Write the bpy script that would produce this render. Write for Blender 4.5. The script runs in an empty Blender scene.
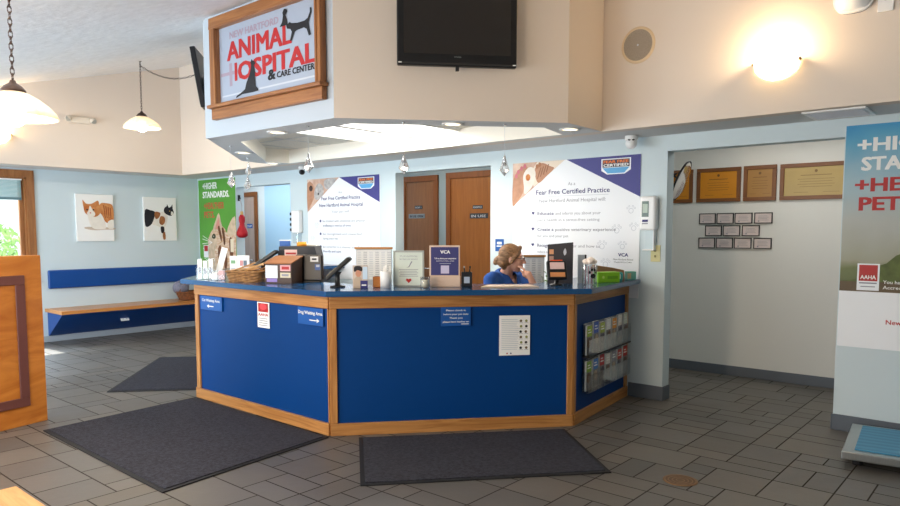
import bpy, bmesh, math, random
from mathutils import Vector, Matrix
random.seed(7)
SC = bpy.context.scene
COL = SC.collection
PI = math.pi
def R(d): return math.radians(d)

# ------------------------------------------------------------------ materials
def lin(h, k=1.0):
    h = h.lstrip('#'); out = []
    for i in (0, 2, 4):
        c = int(h[i:i+2], 16) / 255
        out.append((c / 12.92 if c <= .04045 else ((c + .055) / 1.055) ** 2.4) * k)
    return (*out, 1)
MC = {}
def mat(name, hexc, rough=.6, metal=0., noise=None, bump=None, emit=None, trans=0., alpha=1., ior=1.45, stretch=None, hex2=None, coat=0.):
    if name in MC: return MC[name]
    m = bpy.data.materials.new(name); m.use_nodes = True; nt = m.node_tree; N = nt.nodes; L = nt.links
    b = N['Principled BSDF']; c = lin(hexc)
    b.inputs['Base Color'].default_value = c; b.inputs['Roughness'].default_value = rough
    b.inputs['Metallic'].default_value = metal; b.inputs['IOR'].default_value = ior
    b.inputs['Transmission Weight'].default_value = trans; b.inputs['Alpha'].default_value = alpha
    b.inputs['Coat Weight'].default_value = coat
    if emit:
        b.inputs['Emission Color'].default_value = lin(emit[0]); b.inputs['Emission Strength'].default_value = emit[1]
    tc = None
    if noise or bump:
        tc = N.new('ShaderNodeTexCoord'); mp = N.new('ShaderNodeMapping'); L.new(tc.outputs['Object'], mp.inputs['Vector'])
        if stretch: mp.inputs['Scale'].default_value = stretch
    if noise:
        nz = N.new('ShaderNodeTexNoise'); nz.inputs['Scale'].default_value = noise[0]; nz.inputs['Detail'].default_value = 6
        nz.inputs['Distortion'].default_value = noise[2] if len(noise) > 2 else 0
        L.new(mp.outputs[0], nz.inputs['Vector'])
        cr = N.new('ShaderNodeValToRGB'); a = noise[1]
        c2 = lin(hex2) if hex2 else (*[x * (1 - a) for x in c[:3]], 1)
        cr.color_ramp.elements[0].color = c2; cr.color_ramp.elements[0].position = .3
        cr.color_ramp.elements[1].color = c; cr.color_ramp.elements[1].position = .68
        L.new(nz.outputs['Fac'], cr.inputs['Fac']); L.new(cr.outputs['Color'], b.inputs['Base Color'])
    if bump:
        n2 = N.new('ShaderNodeTexNoise'); n2.inputs['Scale'].default_value = bump[0]; n2.inputs['Detail'].default_value = 4
        L.new(mp.outputs[0], n2.inputs['Vector'])
        bp = N.new('ShaderNodeBump'); bp.inputs['Strength'].default_value = bump[1]; bp.inputs['Distance'].default_value = bump[2] if len(bump) > 2 else .005
        L.new(n2.outputs['Fac'], bp.inputs['Height']); L.new(bp.outputs['Normal'], b.inputs['Normal'])
    MC[name] = m; return m

def oak(name, c1, c2, axis, rough=.42):
    s = [14, 14, 14]; s['xyz'.index(axis)] = .9
    return mat(name, c1, rough, noise=(2.2, .5, 1.2), hex2=c2, stretch=s, bump=(6, .15, .002))
W_BEIGE = mat('beige paint', '#dccfc1', .85, bump=(60, .12, .002))
W_BLUE = mat('pale blue paint', '#cbd8db', .75, bump=(70, .1, .002))
W_BLUE2 = mat('sky blue paint', '#b3cfe0', .8)
W_HALL = mat('hall cream paint', '#dcdcd6', .8)
W_CEIL = mat('textured ceiling paint', '#f1f1f1', .95, noise=(9, .08), bump=(11, .45, .012))
W_SOFF = mat('soffit paint', '#d3d3d1', .85, bump=(50, .12, .002))
TILECEIL = mat('troffer ceiling', '#ebe6da', .9, noise=(60, .2))
BASEB = mat('grey vinyl base', '#5b626a', .55)
OAKH = oak('oak horizontal', '#c28a4e', '#9a6330', 'x'); OAKV = oak('oak vertical', '#c28a4e', '#9a6330', 'z')
OAKX = oak('oak sign frame', '#a66f40', '#7f4d28', 'x'); OAKZ = oak('oak sign frame upright', '#a66f40', '#7f4d28', 'z')
OAKS = oak('honey oak seat', '#cf8f4f', '#b57338', 'y', .3)
OAKT = oak('light oak top', '#e0a868', '#c48748', 'x', .3)
PLY = mat('orange plywood', '#cf8436', .4, noise=(.9, .4, 3.), hex2='#ad601c', stretch=(1.5, 1.5, 5), coat=.2)
MAROON = mat('maroon moulding', '#6b4038', .45)
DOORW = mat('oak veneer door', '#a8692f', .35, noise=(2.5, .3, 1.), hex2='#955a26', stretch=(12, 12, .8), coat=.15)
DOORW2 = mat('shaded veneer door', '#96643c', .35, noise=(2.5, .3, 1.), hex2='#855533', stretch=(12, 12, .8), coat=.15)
DOORP = mat('pale veneer door', '#c9a894', .4, noise=(2.5, .2, 1.), stretch=(12, 12, .8))
CASE = mat('door casing', '#8e5223', .4, noise=(3, .25, .5), stretch=(8, 8, 1))
NAVY = mat('royal blue laminate', '#003a78', .45, noise=(1.2, .06))
TOPB = mat('blue countertop laminate', '#0a4a7c', .2, noise=(140, .25), coat=.3)
VINYL = mat('blue bench vinyl', '#07448c', .38, bump=(30, .1, .003))
BLACK = mat('black plastic', '#141416', .35); BLACKM = mat('matte black', '#1b1b1d', .7)
SCREEN = mat('dark glossy screen', '#1a1512', .12, coat=.5)
WHITE = mat('white plastic', '#eeeeec', .4); PAPER = mat('white paper', '#f2f1ec', .8)
NAVY.node_tree.nodes['Principled BSDF'].inputs['Specular IOR Level'].default_value = .22
POSTW = mat('poster white', '#eef0f2', .55); SILV = mat('brushed steel', '#b9bbb8', .3, 1., noise=(8, .1), stretch=(30, 1, 1))
CHROME = mat('chrome', '#d8d8d8', .12, 1.)
BRONZE = mat('aged bronze', '#4a3a33', .45, .6)
GLASS = mat('clear acrylic', '#f4f8fa', .08, trans=.92, ior=1.3)
WINGL = mat('window glass', '#ffffff', .02, trans=1., ior=1.02)
def thin(name, col, k):
    m = bpy.data.materials.new(name); m.use_nodes = True; nt = m.node_tree; N = nt.nodes; L = nt.links
    for x in list(N):
        if x.type == 'BSDF_PRINCIPLED': N.remove(x)
    tr = N.new('ShaderNodeBsdfTransparent'); tr.inputs[0].default_value = col; gl = N.new('ShaderNodeBsdfGlossy'); gl.inputs['Roughness'].default_value = .05
    lw = N.new('ShaderNodeLayerWeight'); lw.inputs[0].default_value = k; mx = N.new('ShaderNodeMixShader')
    L.new(lw.outputs['Facing'], mx.inputs[0]); L.new(tr.outputs[0], mx.inputs[1]); L.new(gl.outputs[0], mx.inputs[2]); L.new(mx.outputs[0], N['Material Output'].inputs['Surface'])
    return m
GLASS = thin('clear acrylic sheet', (.93, .95, .96, 1), .22); WINGL = thin('clear window pane', (.97, .99, .99, 1), .08)
CRYST = mat('crystal', '#ffffff', .03, trans=.8, ior=1.5)
CARPET = mat('charcoal mat pile', '#3c3c46', 1., noise=(46, .62), bump=(260, .9, .006))
RUBBER = mat('black rubber edge', '#1c1c1f', .7)
RED = mat('red ink', '#b32020', .5); DRED = mat('dark red', '#b01f1a', .45)
INK = mat('black ink', '#17171a', .6); GREY = mat('grey ink', '#8f8f96', .6); LGREY = mat('pale grey ink', '#c3c7cd', .6); NINK = mat('indigo ink', '#2e2f6b', .6)
INDIGO = mat('poster indigo', '#3a3880', .5); CREAM = mat('cream', '#e9dcc0', .6)
SKIN = mat('skin', '#e3ab92', .55, noise=(14, .08)); SCRUB = mat('blue scrub cloth', '#21509b', .85, bump=(24, .4, .01)); NSCRUB = mat('navy trousers cloth', '#1f2d55', .85)
HAIR = mat('light brown hair', '#a87f58', .5, noise=(5, .45, .6), hex2='#6b482d', stretch=(3, 14, 14), bump=(30, .5, .004))

# ------------------------------------------------------------------ mesh builder
class MB:
    def __init__(s): s.bm = bmesh.new(); s.mats = []
    def mi(s, m):
        if m not in s.mats: s.mats.append(m)
        return s.mats.index(m)
    def _tag(s, faces, m, smooth=False):
        i = s.mi(m)
        for f in faces: f.material_index = i; f.smooth = smooth
    def box(s, x0, x1, y0, y1, z0, z1, m, bev=0, rot=None, seg=2):
        r = bmesh.ops.create_cube(s.bm, size=1); vs = r['verts']
        cx, cy, cz = (x0+x1)/2, (y0+y1)/2, (z0+z1)/2
        for v in vs: v.co = Vector((v.co.x*abs(x1-x0), v.co.y*abs(y1-y0), v.co.z*abs(z1-z0)))
        fs = {f for v in vs for f in v.link_faces}
        if bev:
            es = list({e for v in vs for e in v.link_edges})
            g = bmesh.ops.bevel(s.bm, geom=es, offset=bev, segments=seg, profile=.5, affect='EDGES')
            vs = {v for f in g['faces'] for v in f.verts} | {v for v in vs if v.is_valid}
            fs = {f for v in vs for f in v.link_faces}
        M = Matrix.Translation((cx, cy, cz))
        if rot is not None: M = M @ rot
        for v in set(v for f in fs for v in f.verts): v.co = M @ v.co
        s._tag(fs, m); return fs
    def poly(s, pts, m, smooth=False):
        f = s.bm.faces.new([s.bm.verts.new(p) for p in pts]); s._tag([f], m, smooth); return f
    def prism(s, pts, z0, z1, m):          # XY outline extruded in z
        n = len(pts); a = [s.bm.verts.new((p[0], p[1], z0)) for p in pts]; b = [s.bm.verts.new((p[0], p[1], z1)) for p in pts]
        fs = [s.bm.faces.new(list(reversed(a))), s.bm.faces.new(b)]
        for i in range(n): fs.append(s.bm.faces.new([a[i], a[(i+1) % n], b[(i+1) % n], b[i]]))
        bmesh.ops.recalc_face_normals(s.bm, faces=fs); s._tag(fs, m); return fs
    def prismy(s, pts, y0, y1, m):         # XZ outline extruded in y
        n = len(pts); a = [s.bm.verts.new((p[0], y0, p[1])) for p in pts]; b = [s.bm.verts.new((p[0], y1, p[1])) for p in pts]
        fs = [s.bm.faces.new(a), s.bm.faces.new(list(reversed(b)))]
        for i in range(n): fs.append(s.bm.faces.new([a[i], a[(i+1) % n], b[(i+1) % n], b[i]]))
        bmesh.ops.recalc_face_normals(s.bm, faces=fs); s._tag(fs, m); return fs
    def lathe(s, prof, m, seg=24, c=(0, 0, 0), smooth=True, a0=0, a1=2*PI, M=None):
        full = abs(a1-a0-2*PI) < 1e-6; rings = []
        nseg = seg if full else seg+1
        for r, z in prof:
            ring = []
            for k in range(nseg):
                a = a0+(a1-a0)*k/seg; p = Vector((r*math.cos(a), r*math.sin(a), z))
                if M is not None: p = M @ p
                ring.append(s.bm.verts.new(p+Vector(c)))
            rings.append(ring)
        fs = []
        for i in range(len(rings)-1):
            for k in range(seg):
                k2 = (k+1) % nseg
                try: fs.append(s.bm.faces.new([rings[i][k], rings[i][k2], rings[i+1][k2], rings[i+1][k]]))
                except ValueError: pass
        s._tag(fs, m, smooth); return fs
    def cyl(s, p0, p1, r0, m, r1=None, seg=16, smooth=True):
        r1 = r0 if r1 is None else r1; p0 = Vector(p0); p1 = Vector(p1); d = p1-p0; L = d.length
        q = d.to_track_quat('Z', 'Y').to_matrix()
        return s.lathe([(1e-5, 0), (r0, 0), (r1, L), (1e-5, L)], m, seg, p0, smooth, M=q)
    def tube(s, pts, r, m, seg=8, closed=False):
        pts = [Vector(p) for p in pts]; rings = []; n = len(pts)
        for i, p in enumerate(pts):
            if closed: d = pts[(i+1) % n]-pts[i-1]
            else: d = pts[min(i+1, n-1)]-pts[max(i-1, 0)]
            q = d.to_track_quat('Z', 'Y').to_matrix(); rr = r[i] if isinstance(r, (list, tuple)) else r
            rings.append([s.bm.verts.new(p+q @ Vector((rr*math.cos(2*PI*k/seg), rr*math.sin(2*PI*k/seg), 0))) for k in range(seg)])
        fs = []
        for i in range(n if closed else n-1):
            A, B = rings[i], rings[(i+1) % n]
            for k in range(seg): fs.append(s.bm.faces.new([A[k], A[(k+1) % seg], B[(k+1) % seg], B[k]]))
        if not closed:
            fs.append(s.bm.faces.new(list(reversed(rings[0])))); fs.append(s.bm.faces.new(rings[-1]))
        s._tag(fs, m, True); return fs
    def ell(s, c, r, m, rot=None, seg=16, rings=10):
        g = bmesh.ops.create_uvsphere(s.bm, u_segments=seg, v_segments=rings, radius=1)['verts']
        M = Matrix.Translation(c) @ (rot.to_4x4() if rot is not None else Matrix.Identity(4)) @ Matrix.Diagonal((*r, 1))
        for v in g: v.co = M @ v.co
        s._tag({f for v in g for f in v.link_faces}, m, True)
    def cap(s, p0, r0, p1, r1, m, seg=14):   # tapered capsule
        p0 = Vector(p0); p1 = Vector(p1); d = p1-p0; q = d.to_track_quat('Z', 'Y').to_matrix(); L = d.length
        pr = [(r0*math.sin(a)+1e-5, -r0*math.cos(a)) for a in [i*PI/10 for i in range(0, 5)]]
        pr += [(r0, 0), (r1, L)]+[(r1*math.cos(a)+1e-5, L+r1*math.sin(a)) for a in [i*PI/10 for i in range(1, 6)]]
        s.lathe(pr, m, seg, p0, True, M=q)
    def shape(s, pts, m, y=0, smooth=0):     # flat outline in local XZ, facing -Y
        if smooth:
            P = pts; n = len(P); q = []
            for i in range(n):
                p0, p1, p2, p3 = P[i-1], P[i], P[(i+1) % n], P[(i+2) % n]
                for k in range(smooth):
                    t = k/smooth
                    q.append(tuple(.5*((2*p1[j])+(-p0[j]+p2[j])*t+(2*p0[j]-5*p1[j]+4*p2[j]-p3[j])*t*t+(-p0[j]+3*p1[j]-3*p2[j]+p3[j])*t**3) for j in (0, 1)))
            pts = q
        vs = [s.bm.verts.new((p[0], y, p[1])) for p in pts]
        f = s.bm.faces.new(vs); f.normal_update()
        if f.normal.y > 0: f.normal_flip()
        s._tag([f], m); g = bmesh.ops.triangulate(s.bm, faces=[f]); s._tag(g['faces'], m)
    def disc(s, x, z, r, m, y=0, n=16, rz=None):
        rz = rz or r; s.shape([(x+r*math.cos(2*PI*k/n), z+rz*math.sin(2*PI*k/n)) for k in range(n)], m, y)
    def ring(s, x, z, r, w, m, y=0, n=14):
        for k in range(n):
            a, b = 2*PI*k/n, 2*PI*(k+1)/n
            s.shape([(x+r*math.cos(a), z+r*math.sin(a)), (x+r*math.cos(b), z+r*math.sin(b)), (x+(r-w)*math.cos(b), z+(r-w)*math.sin(b)), (x+(r-w)*math.cos(a), z+(r-w)*math.sin(a))], m, y)
    def rect(s, x0, x1, z0, z1, m, y=0): s.shape([(x0, z0), (x1, z0), (x1, z1), (x0, z1)], m, y)
    def text(s, t, x, z, h, m, y=0, w=None, align='L', bold=0., flat=True):
        """lettering in local XZ facing -Y; x,z = left (or centre) baseline; h = capital height; w = width to fit"""
        cu = bpy.data.curves.new('lettering', 'FONT'); cu.body = t; cu.size = 1; cu.resolution_u = 2
        ob = bpy.data.objects.new('lettering', cu); COL.objects.link(ob)
        dg = bpy.context.evaluated_depsgraph_get(); me = bpy.data.meshes.new_from_object(ob.evaluated_get(dg))
        bpy.data.objects.remove(ob); bpy.data.curves.remove(cu)
        xs = [v.co.x for v in me.vertices]
        if not xs: return
        a, b = min(xs), max(xs); k = h/.73; kx = (w/(b-a)) if w else k
        x0 = x if align == 'L' else x-(b-a)*kx/2
        me.transform(Matrix(((kx, 0, 0, x0-a*kx), (0, 0, -1, y), (0, k, 0, z), (0, 0, 0, 1))))
        b_ = min(bold, .034)*1.1; sh = [(0, 0)] if not bold else [(0, 0), (-b_*kx, -b_*k*.6), (b_*kx, b_*k*.6), (b_*kx, -b_*k*.6), (-b_*kx, b_*k*.6)]
        px_ = pz_ = 0
        for i_, (ax_, az_) in enumerate(sh):
            me.transform(Matrix.Translation((ax_-px_, -.00012 if i_ else 0, az_-pz_))); px_, pz_ = ax_, az_
            n0 = len(s.bm.faces); s.bm.from_mesh(me); s.bm.faces.ensure_lookup_table(); fs = s.bm.faces[n0:]
            for f in fs:
                f.normal_update()
                if f.normal.y > 0: f.normal_flip()
            s._tag(fs, m)
        bpy.data.meshes.remove(me)
    def build(s, name, parent=None, loc=(0, 0, 0), rz=0, weld=False):
        if weld: bmesh.ops.remove_doubles(s.bm, verts=s.bm.verts, dist=1e-4)
        me = bpy.data.meshes.new(name); s.bm.to_mesh(me); s.bm.free()
        for m in s.mats: me.materials.append(m)
        o = bpy.data.objects.new(name, me); COL.objects.link(o); o.location = loc; o.rotation_euler.z = rz
        if parent: o.parent = parent
        return o
def tag(o, label, cat, group=None, kind=None):
    if label: o['label'] = label
    if cat: o['category'] = cat
    if group: o['group'] = group
    if kind: o['kind'] = kind
    return o
def thing(name, label, cat, loc=(0, 0, 0), rz=0, group=None):
    o = bpy.data.objects.new(name, None); COL.objects.link(o); o.location = loc; o.rotation_euler.z = rz; o.empty_display_size = .1
    return tag(o, label, cat, group)
def struct(mb, name, parent=None, **k):
    o = mb.build(name, parent, **k)
    if not parent: o['kind'] = 'structure'
    return o
def dup(root, loc, rz=None, label=None, group=None):
    r = root.copy(); COL.objects.link(r); r.location = loc
    if rz is not None: r.rotation_euler.z = rz
    if label: r['label'] = label
    if group: r['group'] = group
    for ch in list(root.children):
        c = ch.copy(); COL.objects.link(c); c.parent = r
        for g in list(ch.children):
            d = g.copy(); COL.objects.link(d); d.parent = c
    return r
def remeshed(mb, name, parent, voxel, smooth=4, loc=(0, 0, 0), rz=0):
    o = mb.build(name, None)
    m = o.modifiers.new('r', 'REMESH'); m.mode = 'VOXEL'; m.voxel_size = voxel; m.use_smooth_shade = True
    if smooth:
        k = o.modifiers.new('s', 'SMOOTH'); k.factor = .5; k.iterations = smooth
    dg = bpy.context.evaluated_depsgraph_get(); dg.update(); me = bpy.data.meshes.new_from_object(o.evaluated_get(dg))
    mats = list(o.data.materials); bpy.data.objects.remove(o)
    me.materials.clear()
    for q in mats: me.materials.append(q)
    for p in me.polygons: p.material_index = 0; p.use_smooth = True
    r = bpy.data.objects.new(name, me); COL.objects.link(r); r.parent = parent; r.location = loc; r.rotation_euler.z = rz
    return r
CAMROT = R(40.55)      # items that squarely face the room's entrance corner

# ------------------------------------------------------------------ room constants (metres)
NB, NW, NN = 5.390, 5.963, 7.527      # upper wall, back wall, hall wall (Y)
MW, MBX = -10.481, -9.911             # left wall, its upper part (X)
ZS, WT = 2.383, .14
XR, YF = 2.6, -1.2                    # right and near limits of the room
def ceilz(y): return 2.521+.268*y

# floor: random ashlar slate tiles with grout
def floor():
    mb = MB(); m = bpy.data.materials.new('slate tile'); m.use_nodes = True; N = m.node_tree.nodes; L = m.node_tree.links; b = N['Principled BSDF']
    at = N.new('ShaderNodeAttribute'); at.attribute_name = 'tile'; tc = N.new('ShaderNodeTexCoord'); nz = N.new('ShaderNodeTexNoise'); nz.inputs['Scale'].default_value = 5; nz.inputs['Detail'].default_value = 8; nz.inputs['Roughness'].default_value = .65
    L.new(tc.outputs['Object'], nz.inputs['Vector']); mr = N.new('ShaderNodeMapRange'); mr.inputs['To Min'].default_value = .78; mr.inputs['To Max'].default_value = 1.2
    L.new(nz.outputs['Fac'], mr.inputs['Value']); mx = N.new('ShaderNodeMix'); mx.data_type = 'RGBA'; mx.blend_type = 'MULTIPLY'; mx.inputs['Factor'].default_value = 1
    L.new(at.outputs['Color'], mx.inputs[6]); L.new(mr.outputs[0], mx.inputs[7]); L.new(mx.outputs[2], b.inputs['Base Color'])
    mr2 = N.new('ShaderNodeMapRange'); mr2.inputs['To Min'].default_value = .30; mr2.inputs['To Max'].default_value = .50; L.new(nz.outputs['Fac'], mr2.inputs['Value']); L.new(mr2.outputs[0], b.inputs['Roughness'])
    bp = N.new('ShaderNodeBump'); bp.inputs['Strength'].default_value = .25; bp.inputs['Distance'].default_value = .01; L.new(nz.outputs['Fac'], bp.inputs['Height']); L.new(bp.outputs['Normal'], b.inputs['Normal'])
    grout = mat('grout', '#3d372f', .9)
    X0, X1, Y0, Y1 = -12.75, XR+.1, YF-.1, 7.7; u = .17
    cl = mb.bm.loops.layers.float_color.new('tile')
    mb.poly([(X0, Y0, -.004), (X1, Y0, -.004), (X1, Y1, -.004), (X0, Y1, -.004)], grout)
    mb.box(X0, X1, Y0, Y1, -.12, -.006, grout)
    nx, ny = int((X1-X0)/u), int((Y1-Y0)/u)+1; used = set(); im = mb.mi(m)
    base = [(.128, .114, .098), (.138, .123, .104), (.120, .110, .098), (.132, .119, .105), (.145, .126, .104), (.124, .113, .101)]
    offy = (1.584-Y0) % u-u; offx = (-4.944-X0) % u-u
    for j in range(ny):
        for i in range(nx+1):
            if (i, j) in used: continue
            ch = random.choices([(2, 2), (2, 1), (1, 2), (3, 2), (1, 1), (3, 1)], [5, 5, 3, 3, 1.2, 1])[0]
            for w, h in (ch, (2, 1), (1, 1)):
                cells = {(i+a, j+b2) for a in range(w) for b2 in range(h)}
                if not cells & used: break
            used |= cells; g = .0045
            xa = max(X0, X0+offx+i*u); ya = max(Y0, Y0+offy+j*u); xb = min(X1, X0+offx+(i+w)*u); yb = min(Y1, Y0+offy+(j+h)*u)
            if xb-xa < .02 or yb-ya < .02: continue
            f = mb.bm.faces.new([mb.bm.verts.new(p) for p in ((xa+g, ya+g, 0), (xb-g, ya+g, 0), (xb-g, yb-g, 0), (xa+g, yb-g, 0))]); f.material_index = im
            c = random.choice(base); k = random.uniform(.87, 1.16)
            for lp in f.loops: lp[cl] = (c[0]*k, c[1]*k, c[2]*k, 1)
    struct(mb, 'floor')
floor()

def wall_y(name, y0, y1, x0, x1, z0, z1, holes, m):   # wall along X with openings (xa, xb, za, zb)
    mb = MB(); xs = x0
    for a, b, za, zb in sorted(holes):
        mb.box(xs, a, y0, y1, z0, z1, m)
        if zb < z1: mb.box(a, b, y0, y1, zb, z1, m)
        if za > z0: mb.box(a, b, y0, y1, z0, za, m)
        xs = b
    mb.box(xs, x1, y0, y1, z0, z1, m); return struct(mb, name)
OP1, OP2, OP3 = (-9.39, -8.035, 0, 2.208), (-5.965, -4.53, 0, 2.236), (-2.57, -1.184, 0, 2.243)
wall_y('wall_back', NW, NW+WT, MW-.15, XR+.15, 0, ZS+.12, [OP1, OP2, OP3], W_BLUE)
wall_y('wall_hall', NN, NN+.12, -12.75, XR+.15, 0, 2.72, [], W_HALL)
mb = MB(); mb.box(-12.75, XR+.15, NW+WT, NN, 2.6, 2.7, W_SOFF); struct(mb, 'ceiling_hall')
mb = MB(); mb.box(-12.87, -12.75, NW, NN+.12, 0, 2.72, W_BLUE2); mb.box(-12.75, MW-.15, NW, NW+WT, 0, 2.6, W_BLUE2)
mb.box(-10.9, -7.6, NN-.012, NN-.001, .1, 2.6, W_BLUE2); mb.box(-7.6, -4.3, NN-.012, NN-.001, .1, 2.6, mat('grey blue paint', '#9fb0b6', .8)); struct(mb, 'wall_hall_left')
# upper wall above the soffit, left upper wall
mb = MB(); mb.box(MBX-.12, XR+.15, NB, NB+.12, ZS-.001, ceilz(NB)+.1, W_BEIGE); struct(mb, 'wall_back_upper')
mb = MB(); mb.box(MBX-.12, MBX, YF, NB+.001, ZS-.001, ceilz(NB)+.1, W_BEIGE); struct(mb, 'wall_left_upper')
mb = MB(); mb.box(MW-.1, XR+.15, NB+.004, NW+.001, ZS, ZS+.1, W_SOFF); mb.box(MW-.1, MBX-.004, YF, NB+.004, ZS, ZS+.1, W_SOFF)
struct(mb, 'ceiling_soffit')
# sloped ceiling
mb = MB()
for a in (0, .12):
    pass
v = [(MBX-.6, YF-.1, ceilz(YF-.1)), (XR+.2, YF-.1, ceilz(YF-.1)), (XR+.2, NB+.2, ceilz(NB+.2)), (MBX-.6, NB+.2, ceilz(NB+.2))]
a = [mb.bm.verts.new(p) for p in v]; b = [mb.bm.verts.new((p[0], p[1], p[2]+.1)) for p in v]
fs = [mb.bm.faces.new(a), mb.bm.faces.new(b)]+[mb.bm.faces.new([a[i], a[(i+1) % 4], b[(i+1) % 4], b[i]]) for i in range(4)]
bmesh.ops.recalc_face_normals(mb.bm, faces=fs); mb._tag(fs, W_CEIL); struct(mb, 'ceiling')
# left wall with window opening
WY0, WY1, WZ0, WZ1 = 1.95, 3.45, .86, 2.262
mb = MB()
mb.box(MW-.15, MW, YF, WY0, 0, ZS+.08, W_BLUE); mb.box(MW-.15, MW, WY1, NW, 0, ZS+.08, W_BLUE)
mb.box(MW-.15, MW, WY0, WY1, 0, WZ0, W_BLUE); mb.box(MW-.15, MW, WY0, WY1, WZ1, ZS+.08, W_BLUE); struct(mb, 'wall_left')
mb = MB(); mb.box(XR, XR+.15, YF, NN, 0, 4.2, W_BLUE); struct(mb, 'wall_right')
# near wall behind the entrance: storefront with wide glazed openings
wall_y('wall_front', YF-.15, YF, MW-.15, XR+.15, 0, 3.0, [(-9.6, -6.9, .5, 2.05), (-6.4, -3.7, .5, 2.05), (-3.0, -1.0, .05, 2.05), (-.5, 2.1, .5, 2.05)], W_BLUE)
# baseboards
def bb(name, boxes, m=BASEB):
    mb = MB()
    for q in boxes: mb.box(*q, m, bev=.004, seg=1)
    struct(mb, name)
bb('baseboard_hall', [(-12.7, XR, NN-.014, NN-.002, .0, .105)])
bb('baseboard_back', [(-2.90, OP3[0]+.012, NW-.012, NW+.0, 0, .13), (OP3[0], OP3[0]+.012, NW-.0, NW+WT, 0, .13), (OP3[1]-.012, OP3[1], NW-.012, NW+WT, 0, .125), (OP3[1], XR, NW-.012, NW, 0, .125), (MW+.01, OP1[0], NW-.012, NW, 0, .1)])
bb('baseboard_left', [(MW, MW+.014, YF, NW, 0, .085)], mat('pale grey base', '#a3aab0', .5))

# bulkhead over the counter (octagonal box) with its underside ring and troffer recess
OUT = [(-5.875, 3.446), (-4.101, 3.454), (-2.892, 4.805), (-2.912, NB), (-7.498, NB), (-7.407, 4.798)]
INN = [(-5.84, 3.775), (-4.215, 3.725), (-3.165, 4.885), (-3.27, 5.335), (-7.2, 5.335), (-7.26, 5.04)]
mb = MB(); n = 6; WSIGN = mat('daylight tinted paint', '#b3bbc2', .8, bump=(60, .1, .002))  # bluish daylight on the sign-side faces is put into this wall colour
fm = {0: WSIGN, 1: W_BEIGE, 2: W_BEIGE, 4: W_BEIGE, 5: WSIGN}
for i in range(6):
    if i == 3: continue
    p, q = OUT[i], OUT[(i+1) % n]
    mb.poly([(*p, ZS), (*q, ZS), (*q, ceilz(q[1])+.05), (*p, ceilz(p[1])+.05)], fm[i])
mb.box(-5.905, -5.872, 3.452, 3.60, ZS, ceilz(3.4), WSIGN)
struct(mb, 'wall_bulkhead')
mb = MB(); RZ = 2.548
for i in range(6):
    p, q, r, s_ = OUT[i], OUT[(i+1) % n], INN[(i+1) % n], INN[i]
    mb.poly([(*p, ZS), (*s_, ZS), (*r, ZS), (*q, ZS)], W_SOFF)
    mb.poly([(*s_, ZS), (*s_, RZ), (*r, RZ), (*r, ZS)], mat('recess paint', '#f3ede0', .8))
mb.poly([(*p, RZ) for p in reversed(INN)], TILECEIL)
for q in ((-7.0, -6.99), (-6.4, -6.39), (-5.79, -5.755), (-5.105, -5.08), (-4.42, -4.40), (-3.85, -3.84)):
    mb.box(q[0], q[1], 4.55 if abs(q[0]) > 6 else 4.1, 5.32, RZ-.008, RZ-.001, W_SOFF)
mb.box(-6.9, -3.7, 4.68, 4.70, RZ-.006, RZ-.001, W_SOFF)
struct(mb, 'ceiling_bulkhead')

# fluorescent troffers
def troffer(x0, x1, label):
    t = thing('ceiling_light', label, 'ceiling light', ((x0+x1)/2, 4.71, RZ-.012))
    w = (x1-x0)/2
    mb = MB(); mb.box(-w, w, -.62, -.6, -.02, .01, WHITE); mb.box(-w, w, .6, .62, -.02, .01, WHITE); mb.box(-w, -w+.02, -.6, .6, -.02, .01, WHITE); mb.box(w-.02, w, -.6, .6, -.02, .01, WHITE)
    mb.build('frame', t)
    mb = MB(); mb.box(-w+.02, w-.02, -.6, .6, -.008, .008, mat('troffer lens', '#ffffff', .5, emit=('#fff8ea', 3.6))); mb.build('diffuser', t)
    return t
troffer(-5.75, -5.11, 'left fluorescent ceiling light glowing in the recess above the desk')
troffer(-5.075, -4.43, 'right fluorescent ceiling light glowing in the recess above the desk')
# recessed can lights in the ring
def can(x, y, label, z=ZS):
    t = thing('recessed_light', label, 'ceiling light', (x, y, z), 0, 'recessed lights around the desk bulkhead')
    mb = MB(); mb.lathe([(.062, -.001), (.088, -.001), (.088, -.008), (.062, -.010), (.062, -.001)], WHITE, 28); mb.build('trim_ring', t)
    mb = MB(); mb.lathe([(1e-4, -.005), (.063, -.004)], mat('warm can glow', '#fff0d8', .5, emit=('#ffe2b0', 5)), 28); mb.build('lamp', t)
    l = bpy.data.lights.new('can light', 'SPOT'); l.energy = 8; l.spot_size = R(105); l.spot_blend = .7; l.color = (1, .84, .64); l.shadow_soft_size = .05
    lo = bpy.data.objects.new('can_light', l); COL.objects.link(lo); lo.location = (x, y, z-.03)
can(-5.03, 3.61, 'round recessed light in the bulkhead underside below the big framed sign')
can(-6.605, 4.30, 'round recessed light at the left corner of the bulkhead, middle of its angled side')
can(-7.33, 5.19, 'round recessed light farthest back on the left end of the bulkhead')
can(-3.60, 4.24, 'round recessed light under the wall-mounted television')
can(-3.04, 5.08, 'round recessed light at the right end of the bulkhead near the security camera')

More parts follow.
